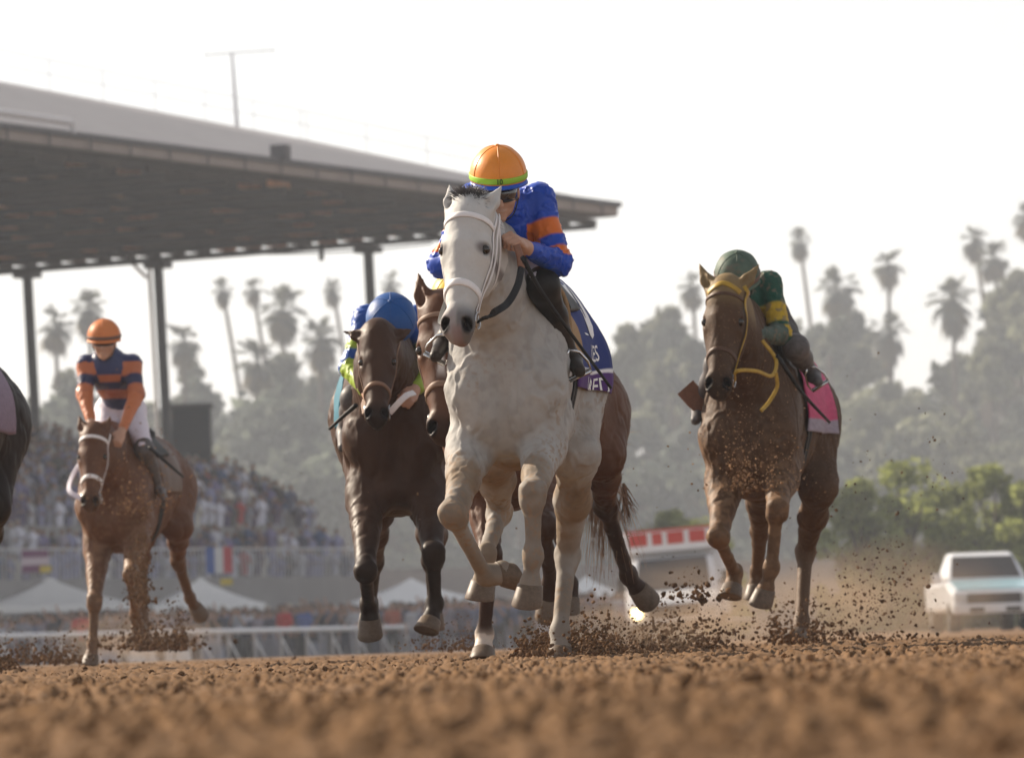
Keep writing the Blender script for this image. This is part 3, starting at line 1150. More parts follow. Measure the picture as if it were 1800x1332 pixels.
for i, (px, py, r, d, lean, lb) in enumerate([
    (391, 510, 22, 430, -.10, 'slim palm with small round crown, leftmost of the pair above the crowd'),
    (445, 508, 22, 440, -.09, 'slim palm with ragged crown, right of the pair above the crowd'),
    (585, 510, 22, 445, -.10, 'slim palm alone left of the blue capped jockey'),
    (688, 500, 22, 440, -.06, 'slim palm just right of the third roof post'),
    (1405, 425, 25, 450, -.07, 'tall leaning palm above the green jockey, alone against the sky'),
    (1560, 466, 34, 440, .0, 'tall palm with a bushy crown over a second lower palm'),
    (1562, 586, 44, 420, .0, 'lower palm with wide drooping crown under a taller one'),
    (1217, 508, 30, 430, -.02, 'palm with loose crown just above the chestnut ears of the muddy horse'),
    (1712, 424, 30, 450, -.08, 'tall leaning palm, left one of the twin crowns near the frame edge'),
    (1745, 455, 38, 440, -.06, 'tall leaning palm, right one of the twin crowns near the frame edge'),
    (1674, 530, 50, 410, .0, 'broad palm below the twin leaning palms'),
    (1803, 385, 30, 440, -.05, 'palm cut by the frame at the far right edge'),
    (497, 545, 48, 400, .0, 'thick palm with wide crown and skirt behind the crowd'),
    (452, 635, 48, 395, .0, 'lower palm with grey crown left of the thick palm'),
    (562, 598, 46, 400, .0, 'grey palm right of the thick palm, left of the blue jockey'),
    (98, 575, 38, 400, .0, 'palm between the two left roof posts, taller one'),
    (157, 545, 40, 405, .0, 'palm above the orange capped jockey'),
    (322, 600, 40, 400, .0, 'palm just right of the second roof post'),
    (1470, 510, 46, 420, .0, 'wide headed palm right of the green jockey')]):
    palm(px, py, r, d, lean, lb, i, 1.5 if r < 26 else 1.35)

m_leaf_dark = leaf_mat('dark_tree_leaf', (.070, .085, .066))
m_leaf_olive = leaf_mat('olive_tree_leaf', (.14, .148, .095))
KT = []
for i, (W, H, n, cl, low, shp) in enumerate([(3.6, 12, 4200, 30, .02, .9), (4.4, 12, 4600, 34, .02, .75), (2.6, 14, 3600, 30, .02, .8), (5.2, 9, 4600, 34, .0, .7)]):
    V, F, col, cc = leaf_crown(40 + i, W, H, n, .50, cl, low, shp)
    tm = trunk_mesh('tree_trunk', H * .8, .38, .12, cc[::3])
    for mm in (m_leaf, m_leaf_dark, m_leaf_olive):
        KT.append((quick_mesh('tree_crown', V, F, mm, col), tm, H))
LT = []
for i, (W, H, n, cl, low, shp) in enumerate([(3.1, 5.4, 6500, 60, .0, .8), (2.6, 5.6, 6000, 52, .0, 1.0)]):
    V, F, col, cc = leaf_crown(60 + i, W, H, n, .24, cl, low, shp)
    LT.append((quick_mesh('shrub_crown', V, F, m_lime, col), trunk_mesh('shrub_trunk', H * .7, .14, .05, cc[::3]), H))
def tree(px, py_top, d, k, label, group, kinds=KT, name='broadleaf_tree', wide=1.0):
    top = at(px, py_top, d)
    g = gz(top)
    cr, tr, H = kinds[k * 3 + r4.randint(3)] if kinds is KT else kinds[k]
    s_ = (top[2] - g) / (H * 1.02)
    plant(name, (top[0], top[1], g), (('crown', cr, 0), ('trunk', tr, 0)), label, 'tree' if kinds is KT else 'shrub', group, r4.uniform(0, 6.3), (s_ * wide, s_ * wide, s_))
belt = [(-30, 640, 0), (40, 670, 1), (110, 640, 2), (170, 590, 2), (235, 660, 1), (300, 640, 2), (335, 690, 0), (400, 700, 1), (455, 720, 0), (500, 600, 2), (510, 690, 3), (570, 640, 2), (610, 690, 1),
        (650, 640, 2), (705, 650, 1), (760, 620, 0), (1010, 560, 0), (1065, 580, 2), (1105, 600, 1), (1150, 515, 2), (1175, 600, 1), (1215, 560, 2), (1250, 610, 1), (1300, 600, 1), (1350, 560, 0), (1400, 545, 1), (1440, 540, 2),
        (1480, 520, 2), (1500, 640, 1), (1545, 690, 3), (1600, 680, 1), (1650, 700, 3), (1690, 600, 2), (1740, 580, 0), (1785, 480, 2), (1815, 520, 1), (1850, 450, 0), (1040, 610, 1), (1130, 560, 0), (1165, 535, 2), (1235, 590, 0), (1275, 600, 2), (1330, 580, 1), (1375, 570, 2), (1425, 575, 0), (1465, 560, 1), (1495, 590, 0), (1715, 640, 1), (1765, 545, 1), (1795, 560, 0), (475, 690, 1), (530, 680, 0), (590, 700, 1), (630, 660, 2)]
belt += [(1020, 560, 2), (1058, 545, 2), (1095, 555, 0), (1140, 505, 2), (1160, 520, 0), (1190, 560, 2), (1232, 545, 2), (1385, 540, 0), (1412, 520, 2), (1455, 505, 2), (1485, 530, 0), (1700, 585, 2), (1730, 560, 2), (1772, 470, 2), (1790, 455, 0), (95, 590, 2), (125, 640, 0), (318, 575, 2), (345, 640, 0), (488, 560, 2), (505, 590, 0), (452, 650, 2), (556, 600, 2), (580, 625, 0), (604, 640, 2)]
for i, (px, py, k) in enumerate(belt):
    if px > 1000: py -= 14
    tree(px, py, 690 + 80 * ((i * 37) % 10) / 10, k, 'hazy grey green broadleaf tree in the dense belt beyond the course', 'trees of the belt beyond the course', wide=r4.uniform(.8, 1.2) * (.85 if py < 600 else 1.1))
# a lower, nearer row that closes the foot of the belt
for i, px in enumerate(np.arange(-60, 1900, 44)):
    y = 800 + 45 * math.sin(i * 2.3) if px < 640 else 755 + 60 * math.sin(i * 1.7)
    tree(px, y, 640 + 40 * ((i * 13) % 5) / 5, (3, 1, 0)[i % 3], 'low bushy tree closing the foot of the tree belt', 'low trees at the foot of the belt', wide=r4.uniform(.8, 1.3))
for px, py, k, d, lb in [(1512, 838, 1, 232, 'sunlit yellow green shrub nearest the muddy bay horse'), (1590, 800, 0, 236, 'tallest sunlit yellow green shrub left of the pickup'),
                     (1672, 850, 0, 240, 'sunlit yellow green shrub above the pickup cab'), (1745, 812, 1, 236, 'sunlit yellow green shrub right above the pickup'), (1800, 836, 0, 234, 'sunlit yellow green shrub cut by the frame edge'),
                     (1185, 893, 1, 262, 'small sunlit shrub above the ambulance roof'), (1225, 905, 0, 266, 'small sunlit shrub between ambulance and muddy horse')]:
    tree(px, py, d, k, lb, 'sunlit shrubs by the track', LT, 'shrub', 1.0)
# ------------------------------------------------------------------ vehicles
m_wpaint = mat('white_paint', (.72, .73, .75), .28, .5, coat=.5, noise=(2, .05))
m_bpaint = mat('pale_blue_paint', (.27, .45, .52), .3, .5, coat=.4)
m_glass = mat('dark_glass', (.05, .045, .045), .2, .3)
m_dark = mat('dark_trim', (.03, .03, .032), .6)
m_grille = mat('grille', (.05, .045, .045), .5)
m_redp = mat('red_panel', (.50, .045, .03), .5)
m_tyre = mat('tyre', (.02, .02, .02), .85)
m_rim = mat('rim', (.5, .5, .5), .35, metal=.8)
m_lampoff = mat('lamp_glass', (.6, .6, .6), .15)
m_lamp = mat('headlight_on', (1, .9, .6), .3, emit=((1, .72, .34), 5))
def shell(mb, sec, half, inset=None, col=None):
    """body side outline sec [(y,z)] given half widths per point -> closed shell"""
    n = len(sec)
    hw = np.broadcast_to(half, (n,))
    V = [(-hw[i], sec[i][0], sec[i][1]) for i in range(n)] + [(hw[i], sec[i][0], sec[i][1]) for i in range(n)]
    F = [tuple(range(n))[::-1], tuple(range(n, 2 * n))] + [(i, (i + 1) % n, n + (i + 1) % n, n + i) for i in range(n)]
    mb.add(V, F, col)
def place(o, root):
    o.parent = root
    o.matrix_parent_inverse = Matrix.Identity(4)
def vpart(name, mb, m, root, bevel=.0):
    o = mb.build(name, m, None)
    o.parent = root
    if bevel:
        b = o.modifiers.new('bevel', 'BEVEL')
        b.width = bevel
        b.segments = 2
        b.limit_method = 'ANGLE'
    return o
def wheel(root, x, y, r=.38, w=.26):
    mb = MB()
    A = np.array([[0, 0, 1], [0, 1, 0], [1, 0, 0]], float)
    mb.lathe((x, y, r), [(r * .6, -w / 2), (r * .92, -w / 2), (r, -w / 2 + .04), (r, w / 2 - .04), (r * .92, w / 2), (r * .6, w / 2)], 22, A)
    t = vpart('wheel', mb, m_tyre, root)
    mb = MB()
    mb.lathe((x, y, r), [(.02, -w / 2 - .005), (r * .58, -w / 2 + .01), (r * .6, w / 2 - .01), (.02, w / 2 + .005)], 16, A)
    o = mb.build('rim', m_rim, None)
    o.parent = t

# ambulance, nose to the camera (-y)
p = at(1196, 1100, 150); p[2] = gz(p)
am = empty('ambulance', p, 'white ambulance with red panels over the cab and one lit headlight', 'ambulance', rz=R(-3))
am.rotation_euler = (0, R(-3), R(-3))
mb = MB()
shell(mb, [(-2.95, .42), (-2.98, .95), (-2.75, 1.12), (-1.75, 1.22), (-.9, 1.95), (-.2, 2.02), (-.2, .42)], [.98, .98, .98, .98, .86, .86, .98])
vpart('cab', mb, m_wpaint, am, .05)
mb = MB()
mb.box((0, 1.55, 1.62), (2.25, 3.5, 1.95))
mb.box((0, -.45, 2.36), (2.1, .5, .5))
vpart('body', mb, m_wpaint, am, .06)
mb = MB()
V = [(-.80, -1.69, 1.275), (.80, -1.69, 1.275), (.74, -.93, 1.935), (-.74, -.93, 1.935)]
V = np.array(V) + np.array([0, -.012, .012])
mb.add(np.concatenate([V, V + np.array([0, .01, -.012])]), [(0, 1, 2, 3), (7, 6, 5, 4), (0, 4, 5, 1), (1, 5, 6, 2), (2, 6, 7, 3), (3, 7, 4, 0)])
vpart('windscreen', mb, m_glass, am)
for x, w_ in ((-.72, .40), (-.30, .22), (.10, .36), (.58, .36)):
    mb = MB()
    mb.box((x, -.715, 2.40), (w_, .03, .26))
    vpart('warning_light', mb, m_redp, am, .01)
mb = MB(); mb.box((0, -.712, 2.585), (2.0, .02, .05)); vpart('stripe', mb, m_redp, am)
mb = MB(); mb.box((0, -2.99, .80), (1.1, .04, .26)); vpart('grille', mb, m_grille, am, .01)
mb = MB(); mb.box((0, -3.02, .46), (2.0, .18, .22)); vpart('bumper', mb, m_dark, am, .04)
for x, mm in ((-.80, m_lamp), (.80, m_lampoff)):
    mb = MB()
    A = np.array([[1, 0, 0], [0, 0, -1], [0, 1, 0]], float)
    mb.lathe((x, -2.985, .80), [(.125, 0), (.12, .03), (.08, .05), (.01, .055)], 18, A)
    vpart('headlight', mb, mm, am)
for x in (-1.14, 1.14):
    mb = MB(); mb.box((x, -1.35, 1.45), (.16, .1, .30)); mb.tube([(x * .84, -1.3, 1.35), (x, -1.33, 1.4)], .025, 6); vpart('mirror', mb, m_dark, am, .02)
for x in (-.88, .88):
    for y in (-2.05, 2.1):
        wheel(am, x, y)

# pickup truck
p = at(1724, 1100, 160); p[2] = gz(p) - .06
pk = empty('pickup_truck', p, 'white and pale blue pickup truck facing the track', 'pickup truck', rz=R(3))
mb = MB()
shell(mb, [(-2.75, .52), (-2.82, .80), (-2.74, .98), (-2.5, 1.05), (-1.45, 1.24), (-1.2, 1.24), (2.7, 1.18), (2.75, .5)], [.95, .98, .97, .96, .97, .99, .99, .97])
vpart('body', mb, m_wpaint, pk, .09)
mb = MB()
shell(mb, [(-1.45, 1.243), (-.95, 1.60), (-.60, 1.82), (-.35, 1.90), (.55, 1.90), (.80, 1.243)], [.93, .84, .76, .70, .70, .92])
vpart('cab', mb, m_wpaint, pk, .07)
mb = MB()
V = np.array([(-.80, -1.36, 1.31), (.80, -1.36, 1.31), (.70, -.66, 1.785), (-.70, -.66, 1.785)]) + np.array([0, -.014, .016])
mb.add(np.concatenate([V, V + np.array([0, .01, -.012])]), [(0, 1, 2, 3), (7, 6, 5, 4), (0, 4, 5, 1), (1, 5, 6, 2), (2, 6, 7, 3), (3, 7, 4, 0)])
vpart('windscreen', mb, m_glass, pk)
mb = MB(); mb.add([(-.84, -2.62, 1.045), (.84, -2.62, 1.045), (.88, -1.50, 1.248), (-.88, -1.50, 1.248), (-.84, -2.62, 1.01), (.84, -2.62, 1.01), (.88, -1.50, 1.21), (-.88, -1.50, 1.21)], [(0, 1, 2, 3), (7, 6, 5, 4), (0, 4, 5, 1), (1, 5, 6, 2), (2, 6, 7, 3), (3, 7, 4, 0)]); vpart('bonnet', mb, m_bpaint, pk)
mb = MB(); mb.box((0, -2.80, .80), (1.25, .09, .26)); vpart('grille', mb, m_grille, pk, .02)
mb = MB(); mb.box((0, -2.84, .58), (1.95, .2, .24)); vpart('bumper', mb, m_wpaint, pk, .05)
for x in (-.42, .42):
    mb = MB(); mb.box((x, -2.946, .56), (.34, .012, .10)); vpart('fog_lamp', mb, m_dark, pk)
for x in (-.79, .79):
    mb = MB(); mb.box((x, -2.79, .82), (.27, .09, .20)); vpart('headlight', mb, m_lampoff, pk, .02)
for x in (-1.13, 1.13):
    mb = MB(); mb.box((x, -1.15, 1.30), (.20, .12, .24)); mb.tube([(x * .8, -1.1, 1.22), (x, -1.12, 1.26)], .025, 6); vpart('mirror', mb, m_wpaint, pk, .03)
for x in (-.84, .84):
    for y in (-1.9, 1.75):
        wheel(pk, x, y, .39, .26)
# ------------------------------------------------------------------ horses
def ribbon(mb, P, Nn, wid, th, col=None):
    """flat strap along P with surface normals Nn"""
    P, Nn = np.asarray(P, float), np.asarray(Nn, float)
    k = len(P)
    T = np.gradient(P, axis=0)
    T /= np.linalg.norm(T, axis=1)[:, None] + 1e-9
    B = np.cross(T, Nn)
    B /= np.linalg.norm(B, axis=1)[:, None] + 1e-9
    Nn = np.cross(B, T)
    V, F = [], []
    prof = [(-.5, .15), (-.36, .5), (.36, .5), (.5, .15), (.5, -.5), (-.5, -.5)]
    n = len(prof)
    for i in range(k):
        for b, a in prof:
            V.append(P[i] + B[i] * b * wid + Nn[i] * a * th)
    for i in range(k - 1):
        for j in range(n):
            F.append((i * n + j, i * n + (j + 1) % n, (i + 1) * n + (j + 1) % n, (i + 1) * n + j))
    F.append(tuple(range(n))[::-1])
    F.append(tuple((k - 1) * n + j for j in range(n)))
    mb.add(V, F, col)

class Horse:
    def __init__(s, sp):
        s.sp = sp
        th = R(sp['yaw'])
        s.D = sp['D']
        s.ex = np.array([math.cos(th), -math.sin(th), 0])
        s.ey = np.array([math.sin(th), math.cos(th), 0])
        s.M = np.stack([s.ex, s.ey, [0, 0, 1.0]], 1)
        anc = at(*sp['chest'], s.D)
        s.O = anc - s.M @ np.array([0, 0, 1.05])
        s.rz = -th
        s.build()
    def L(s, px, py, dl=0.0):
        return s.M.T @ (at(px, py, s.D + dl) - s.O)
    def W(s, P):
        return np.asarray(P) @ s.M.T + s.O
    def H(s, x, a, n):
        return s.P0 + s.X * x + s.A * a + s.Nv * n
    def build(s):
        sp = s.sp
        S = s.S = Sdf()
        k_ = sp.get('girth', 1.0)
        up = sp.get('rump', 0.0)
        LH = lambda y: up * max(0, y - .3)                    # croup lift of a galloping horse
        def T(x, y, z):
            return np.array([x, y, z + LH(y)])
        # trunk
        S.ell(T(0, .42, 1.20), (.225 * k_, .40, .385), k=.08)
        S.ell(T(0, .82, 1.22), (.255 * k_, .46, .36), k=.12)
        S.ell(T(0, 1.12, 1.31), (.215 * k_, .36, .255), k=.12)
        S.ell(T(0, 1.34, 1.28), (.225 * k_, .33, .285), k=.12)
        S.cap(T(0, .34, 1.58), T(0, .75, 1.55), .075, .06, k=.14)
        S.cap(T(0, .9, 1.53), T(0, 1.35, 1.51), .06, .09, k=.12)
        S.cap(T(0, 1.45, 1.45), T(0, 1.66, 1.36), .08, .045, k=.08)
        for sx in (-1, 1):
            S.ell(T(sx * .085, .05, 1.02), (.105 * k_, .13, .16), k=.05)           # breast
            S.cap(T(sx * .10, .42, 1.44), T(sx * .138 * k_, .07, 1.12), .10, .095, k=.09)   # shoulder blade
            S.cap(T(sx * .10 * k_, .22, 1.40), T(sx * .12 * k_, .07, 1.14), .11, .105, k=.09)
            S.ell(T(sx * .150 * k_, .22, 1.12), (.075, .17, .22), k=.07)
            S.ell(T(sx * .12 * k_, 1.42, 1.25), (.130, .24, .24), k=.06)           # quarter
        S.ell(T(0, .24, .92), (.15 * k_, .22, .145), k=.09)                            # brisket
        S.ell(T(0, .55, .96), (.17 * k_, .40, .15), k=.09)
        # neck and head frame
        P0 = s.P0 = s.L(*sp['poll'])
        M0 = s.L(*sp['muzzle'])
        s.A = nrm(M0 - P0)
        hint = s.M.T @ np.array(sp['face'])
        s.Nv = nrm(hint - s.A * (hint @ s.A))
        s.X = np.cross(s.Nv, s.A)
        hl = np.linalg.norm(M0 - P0)
        HR = np.stack([s.X, s.A, s.Nv], 1)
        h = s.hs = hl / .60
        def hell(c, r, k=.04, cut=False, rot=None):
            S.ell(s.H(*(np.array(c) * h)), np.array(r) * h, HR if rot is None else HR @ np.array(rot), k * h, cut)
        def hcap(a, b, ra, rb, k=.04, sq=None, cut=False):
            S.cap(s.H(*(np.array(a) * h)), s.H(*(np.array(b) * h)), ra * h, rb * h, k * h, None if sq is None else (HR @ np.array(sq[0]), sq[1]), cut)
        nb = T(0, .30, 1.24)
        up_ = s.H(0, .05 * h, -.07 * h)
        mid = (nb + up_) / 2 + np.array(sp.get('neck_bend', (0, .0, .03)))
        sqx = ((1, 0, 0), .74)
        S.cap(nb, mid, .255, .185, k=.13, squash=sqx)
        S.cap(mid, up_, .185, .125, k=.08, squash=sqx)
        cr = T(0, .42, 1.52)
        S.cap(cr, (cr + up_) / 2 + np.array([0, .03, .07]), .085, .07, k=.12)
        S.cap((cr + up_) / 2 + np.array([0, .03, .07]), s.H(0, -.01, -.06), .07, .055, k=.08)
        # skull
        hell((0, .06, -.035), (.080, .10, .095))
        hell((0, .16, -.025), (.094, .13, .080), k=.05)
        for sx in (-1, 1):
            hell((sx * .078, .205, -.012), (.030, .055, .036), k=.035)                     # brow
            hell((sx * .045, .23, -.135), (.047, .125, .115), k=.05)                      # jowl
            hcap((sx * .068, .25, -.045), (sx * .044, .42, -.03), .026, .016, k=.03)      # cheek crest
            hell((sx * .043, .545, .006), (.028, .048, .034), k=.022)                     # nostril wall
        hcap((0, .18, -.05), (0, .44, -.035), .082, .054, k=.05)
        hcap((0, .20, .012), (0, .50, .004), .052, .036, k=.05)
        hcap((0, .26, -.165), (0, .52, -.085), .048, .032, k=.05, sq=((1, 0, 0), .85))
        hell((0, .53, -.03), (.058, .07, .058), k=.045)
        hell((0, .585, -.035), (.044, .034, .036), k=.03)                                 # upper lip
        hell((0, .570, -.082), (.036, .040, .028), k=.02)                                 # lower lip
        for sx in (-1, 1):
            c, q = math.cos(R(35)), math.sin(R(35)) * sx
            rot = np.array([[c, q, 0], [-q, c, 0], [0, 0, 1]])
            hell((sx * .047, .553, .026), (.0165, .033, .030), k=.010, cut=True, rot=rot)   # nostril
            hell((sx * .098, .205, .008), (.014, .027, .019), k=.012, cut=True)             # eye socket
        hcap((-.05, .588, -.064), (.05, .588, -.064), .004, .004, k=.012, cut=True)         # mouth
        for sx, key in ((-1, 'ear_l'), (1, 'ear_r')):
            d = nrm(np.array(sp.get(key, (sx * .30, -1, -.10))))
            b = np.array((sx * .066, .034, -.018))
            el_ = s.sp.get('ear_len', 1.0)
            e1, e2 = b + d * .065 * el_, b + d * .145 * el_
            hcap(b - d * .01, e1, .028, .035, k=.03)
            hcap(e1, e2, .035, .003, k=.010, sq=((0, 0, 1), .8))
            fw = nrm(np.array((sx * .35, 0, 1.0)))
            hcap(b + d * .045 + fw * .034, b + d * .128 * el_ + fw * .017, .021, .005, k=.012, cut=True)
        # legs
        s.legs = []
        for key, sx in (('rf', -1), ('lf', 1)):
            if key not in sp: continue
            j = [s.L(*q) for q in sp[key]]
            E = T(sx * .143, .27, .97)
            Kn, F, C = j[:3]
            sh = T(sx * .138 * k_, .08, 1.08)
            S.cap(sh, E, .100, .098, k=.08)
            f1 = E + (Kn - E) * .35
            S.cap(E, f1, .098, .088, k=.05)
            S.cap(f1, Kn, .086, .050, k=.04, ease=True)
            S.ell(E + (Kn - E) * .25 + np.array([sx * .02, -.03, 0]), (.072, .085, .12), k=.05)
            ax = nrm(F - Kn)
            lat = nrm(np.cross(ax, np.cross([1.0, 0, 0], ax)))
            fw = np.cross(lat, ax)
            fw = fw if fw[1] < 0 else -fw
            for q in (-1, 1):
                S.ell(Kn - ax * .030 + lat * q * .018, (.036, .038, .034), k=.035)
                S.ell(Kn + ax * .024 + lat * q * .018, (.033, .037, .032), k=.03)
            S.ell(Kn - fw * .03 - ax * .01, (.03, .03, .05), k=.03)
            S.cap(Kn + ax * .03, F, .0365, .0300, k=.03)
            bk = nrm(np.array([0, 1, 0]) - ax * ax[1])
            S.cap(Kn + ax * .06 + bk * .028, F + bk * .026 - ax * .02, .018, .017, k=.015)
            s.foot(S, F, C, ax, bk, ['f', key, E, Kn, F, C])
        for key, sx in (('rh', -1), ('lh', 1)):
            if key not in sp: continue
            j = [s.L(*q) for q in sp[key]]
            St, Hk, F, C = j[:4]
            hp = T(sx * .12, 1.40, 1.22)
            S.cap(hp, St, .155, .088, k=.12)
            S.cap(St, St + (Hk - St) * .45, .086, .068, k=.08)
            S.cap(St + (Hk - St) * .45, Hk, .068, .050, k=.06, ease=True)
            ax = nrm(F - Hk)
            bk = nrm(np.array([0, 1, 0.15]) - ax * ax[1])
            S.cap(Hk - ax * .03 + bk * .03, Hk + ax * .05, .036, .046, k=.04)
            S.cap(Hk - ax * .075 + bk * .055, Hk + ax * .02 + bk * .03, .022, .03, k=.035)    # point of hock
            S.cap(Hk + (St - Hk) * .35 + bk * .05, Hk - ax * .075 + bk * .055, .024, .018, k=.03)
            S.cap(Hk + ax * .03, F, .041, .0335, k=.025)
            S.cap(Hk + ax * .06 + bk * .030, F + bk * .028 - ax * .02, .019, .018, k=.015)
            lat = nrm(np.cross(ax, bk))
            for q in (-1, 1):
                S.ell(Hk + lat * q * .024 + ax * .005, (.030, .036, .040), k=.02)
            s.foot(S, F, C, ax, bk, ['h', key, St, Hk, F, C])
        for q in sp.get('extra', []):
            S.ell(T(*q[0]), q[1], k=q[2])
    def foot(s, S, F, C, ax, bk, rec):
        ps = nrm(C - F)
        lat = nrm(np.cross(ax, bk))
        S.cap(F - ax * .012, F + ps * .012, .039, .038, k=.025)
        for q in (-1, 1):
            S.ell(F + bk * .022 + lat * q * .015, (.024, .03, .034), k=.02)
        S.cap(F, C - ps * .02, .033, .032, k=.022)
        S.cap(C - ps * .006, C + ps * .012, .045, .0525, k=.02)
        s.legs.append(rec)
    def hoof(s, rec, par, m, tilt=None):
        F, C = rec[4], rec[5]
        ps = nrm(C - F)
        toe = s.sp.get('toe_' + rec[1])
        d = nrm(s.M.T @ np.array(toe)) if toe is not None else np.array([0, -1.0, 0])
        down = nrm(ps)
        d = nrm(d - down * (d @ down))
        x = np.cross(down, d)
        A = np.stack([x, d, down], 1)
        n, V, Fc = 20, [], []
        prof = [(.044, -.006, 0), (.052, 0, 0), (.053, .012, .006), (.058, .045, .018), (.063, .084, .034), (.061, .089, .034), (.055, .090, .032), (.048, .086, .03), (.02, .084, .02)]
        for r, z, sh in prof:
            for jn in range(n):
                t = 2 * math.pi * jn / n
                yy = math.cos(t)
                rr = r * (1.0 - .12 * max(0, -yy - .4))
                V.append(C + A @ np.array([rr * math.sin(t), rr * yy * 1.08 + sh, z * (.9 + .1 * yy)]))
        for i in range(len(prof) - 1):
            for jn in range(n):
                Fc.append((i * n + jn, (i + 1) * n + jn, (i + 1) * n + (jn + 1) % n, i * n + (jn + 1) % n))
        Fc.append(tuple((len(prof) - 1) * n + q for q in range(n))[::-1])
        mb = MB()
        mb.add(V, Fc)
        mb.build('hoof', m, par, True, local=True)
    # ---- colour of the coat
    def masks(s, V):
        q = V - s.P0
        x, a, n = q @ s.X / s.hs, q @ s.A / s.hs, q @ s.Nv / s.hs
        inh = (a > -.2) & (a < .7) & (np.abs(x) < .17) & (n < .25) & (n > -.30)
        lower = np.zeros(len(V))
        sock = np.full(len(V), 9.0)
        legs = {}
        for t, key, E, Kn, F, C in s.legs:
            d1, h1 = dseg(V, Kn, F)
            d2, h2 = dseg(V, F, C + nrm(C - F) * .05)
            d0, h0 = dseg(V, E, Kn)
            near = np.minimum(d1, d2) < .085
            m = (1 - sstep(np.minimum(d1, d2), .075, .12)) * sstep(np.where(d1 < d2, h1, 1.0), -.1, .3)
            lower = np.maximum(lower, np.maximum(m, (1 - sstep(d0, .085, .15)) * sstep(h0, .55, 1.15)))
            legs[key] = np.where(near, np.where(d1 <= d2, h1, 1 + h2), -1)
        return dict(x=x, a=a, n=n, head=inh, lower=lower, legs=legs, V=V)
    def strap(s, pts, wid, name, m, par, off=.003, th=.005, n=28, free=False):
        """a strap lying on the head; pts in head space"""
        P = spline([s.H(*(np.array(q) * s.hs)) for q in pts], n)
        if free:
            Nn = s.S.grad(P)
        else:
            P, Nn = s.S.project(P, off)
            for _ in range(2):
                P[1:-1] = .5 * P[1:-1] + .25 * (P[:-2] + P[2:])
            P, Nn = s.S.project(P, off, 2)
        mb = MB()
        ribbon(mb, P, Nn, wid * s.hs, th)
        return mb.build(name, m, par, True, local=True)
    def make(s, label, group, h, coat, colour, hoofmat, eye_m, hero=False):
        par = s.root = empty('horse', s.O, label, 'horse', group, rz=s.rz)
        V, Q = s.S.mesh(h, smooth=2)
        g = s.S.grad(V)
        body = sstep(V[:, 2], .25, .8) * (1 - np.where(s.masks(V)['head'], .75, 0.0))
        vein = 1 - np.abs(2 * fbm(V * np.array([1, 1, .6]), 9, 3, 23) - 1)          # ridges: sinews, veins and folds of skin
        V = V + g * ((fbm(V, 10, 3, 21) - .5) * .011 * body + (sstep(vein, .86, 1.0) * .0045 - (1 - sstep(np.abs(2 * fbm(V * np.array([1, 1, .45]), 5, 2, 29) - 1), .0, .12)) * .006) * body + (fbm(V, 45, 2, 25) - .5) * .0022)[:, None]
        col = colour(s, V)
        fast_mesh('body', V, Q, coat, par, col, local=True)
        for rec in s.legs:
            s.hoof(rec, par, hoofmat)
        for sx in (-1, 1):
            mb = MB()
            c = s.H(sx * .093 * s.hs, .205 * s.hs, .004 * s.hs)
            r = .0195 * s.hs
            mb.lathe(c, [(r * math.sin(t), r * math.cos(t)) for t in np.linspace(.05, math.pi - .05, 10)], 14, col=(.02, .012, .01))
            mb.build('eye', eye_m, par, True, local=True)
        return par
    def bridle(s, m, par, width=.022, bit_m=None, browband=True, nose=.40):
        br = None
        for sx in (-1, 1):
            o = s.strap([(sx * .055, .0, -.12), (sx * .095, .08, -.07), (sx * .108, .20, -.06), (sx * .08, .36, -.06), (sx * .058, .50, -.055)], width, 'cheek_strap', m, par)
        if browband:
            s.strap([(-.095, .085, -.06), (-.07, .075, .02), (0, .068, .06), (.07, .075, .02), (.095, .085, -.06)], width, 'browband', m, par)
        s.strap([(-.055, nose + .06, -.10), (-.075, nose, -.03), (-.045, nose - .025, .03), (0, nose - .03, .05), (.045, nose - .025, .03), (.075, nose, -.03), (.055, nose + .06, -.10)], width * 1.25, 'noseband', m, par, th=.008)
        for sx in (-1, 1):
            mb = MB()
            c = s.H(sx * .067 * s.hs, .505 * s.hs, -.055 * s.hs)
            c, g = s.S.project(c[None], .008)
            c = c[0]
            t = np.linspace(0, 2 * math.pi, 17)
            u, v = s.A, s.Nv
            mb.tube([c + .034 * (u * math.cos(q) + v * math.sin(q)) for q in t], .0045, 6)
            mb.build('bit_ring', bit_m, par, True, local=True)
    def bit(s, sx):
        c = s.H(sx * .072 * s.hs, .505 * s.hs, -.06 * s.hs)
        return s.W(c)
    def ray(s, o, d, far=.7):
        """first crossing of the body surface from outside along -d towards o"""
        t = np.linspace(far, .02, 120)
        P = o + t[:, None] * d
        f = s.S.ev(P)
        i = int(np.argmax(f < 0)) if (f < 0).any() else len(t) - 1
        if i == 0: return o + d * far
        a, b = f[i - 1], f[i]
        tt = t[i - 1] + (t[i] - t[i - 1]) * a / (a - b + 1e-9)
        return o + d * tt
    def cloth(s, y0, y1, drop, n=(18, 46), off=.014, slope=0.0, wr=.004):
        """saddle cloth grid: rows along the back, columns from side to side; returns points"""
        up = s.sp.get('rump', 0)
        P = []
        for y in np.linspace(y0, y1, n[0]):
            row = []
            for ph in np.linspace(-drop, drop, n[1]):
                o = np.array([0, y + slope * abs(ph) / R(90), 1.15 + up * max(0, y - .3)])
                row.append(s.ray(o, np.array([math.sin(ph), 0, math.cos(ph)])))
            P.append(row)
        P = np.array(P)
        for _ in range(3):
            P[1:-1, 1:-1] = .4 * P[1:-1, 1:-1] + .15 * (P[:-2, 1:-1] + P[2:, 1:-1] + P[1:-1, :-2] + P[1:-1, 2:])
        g = s.S.grad(P)
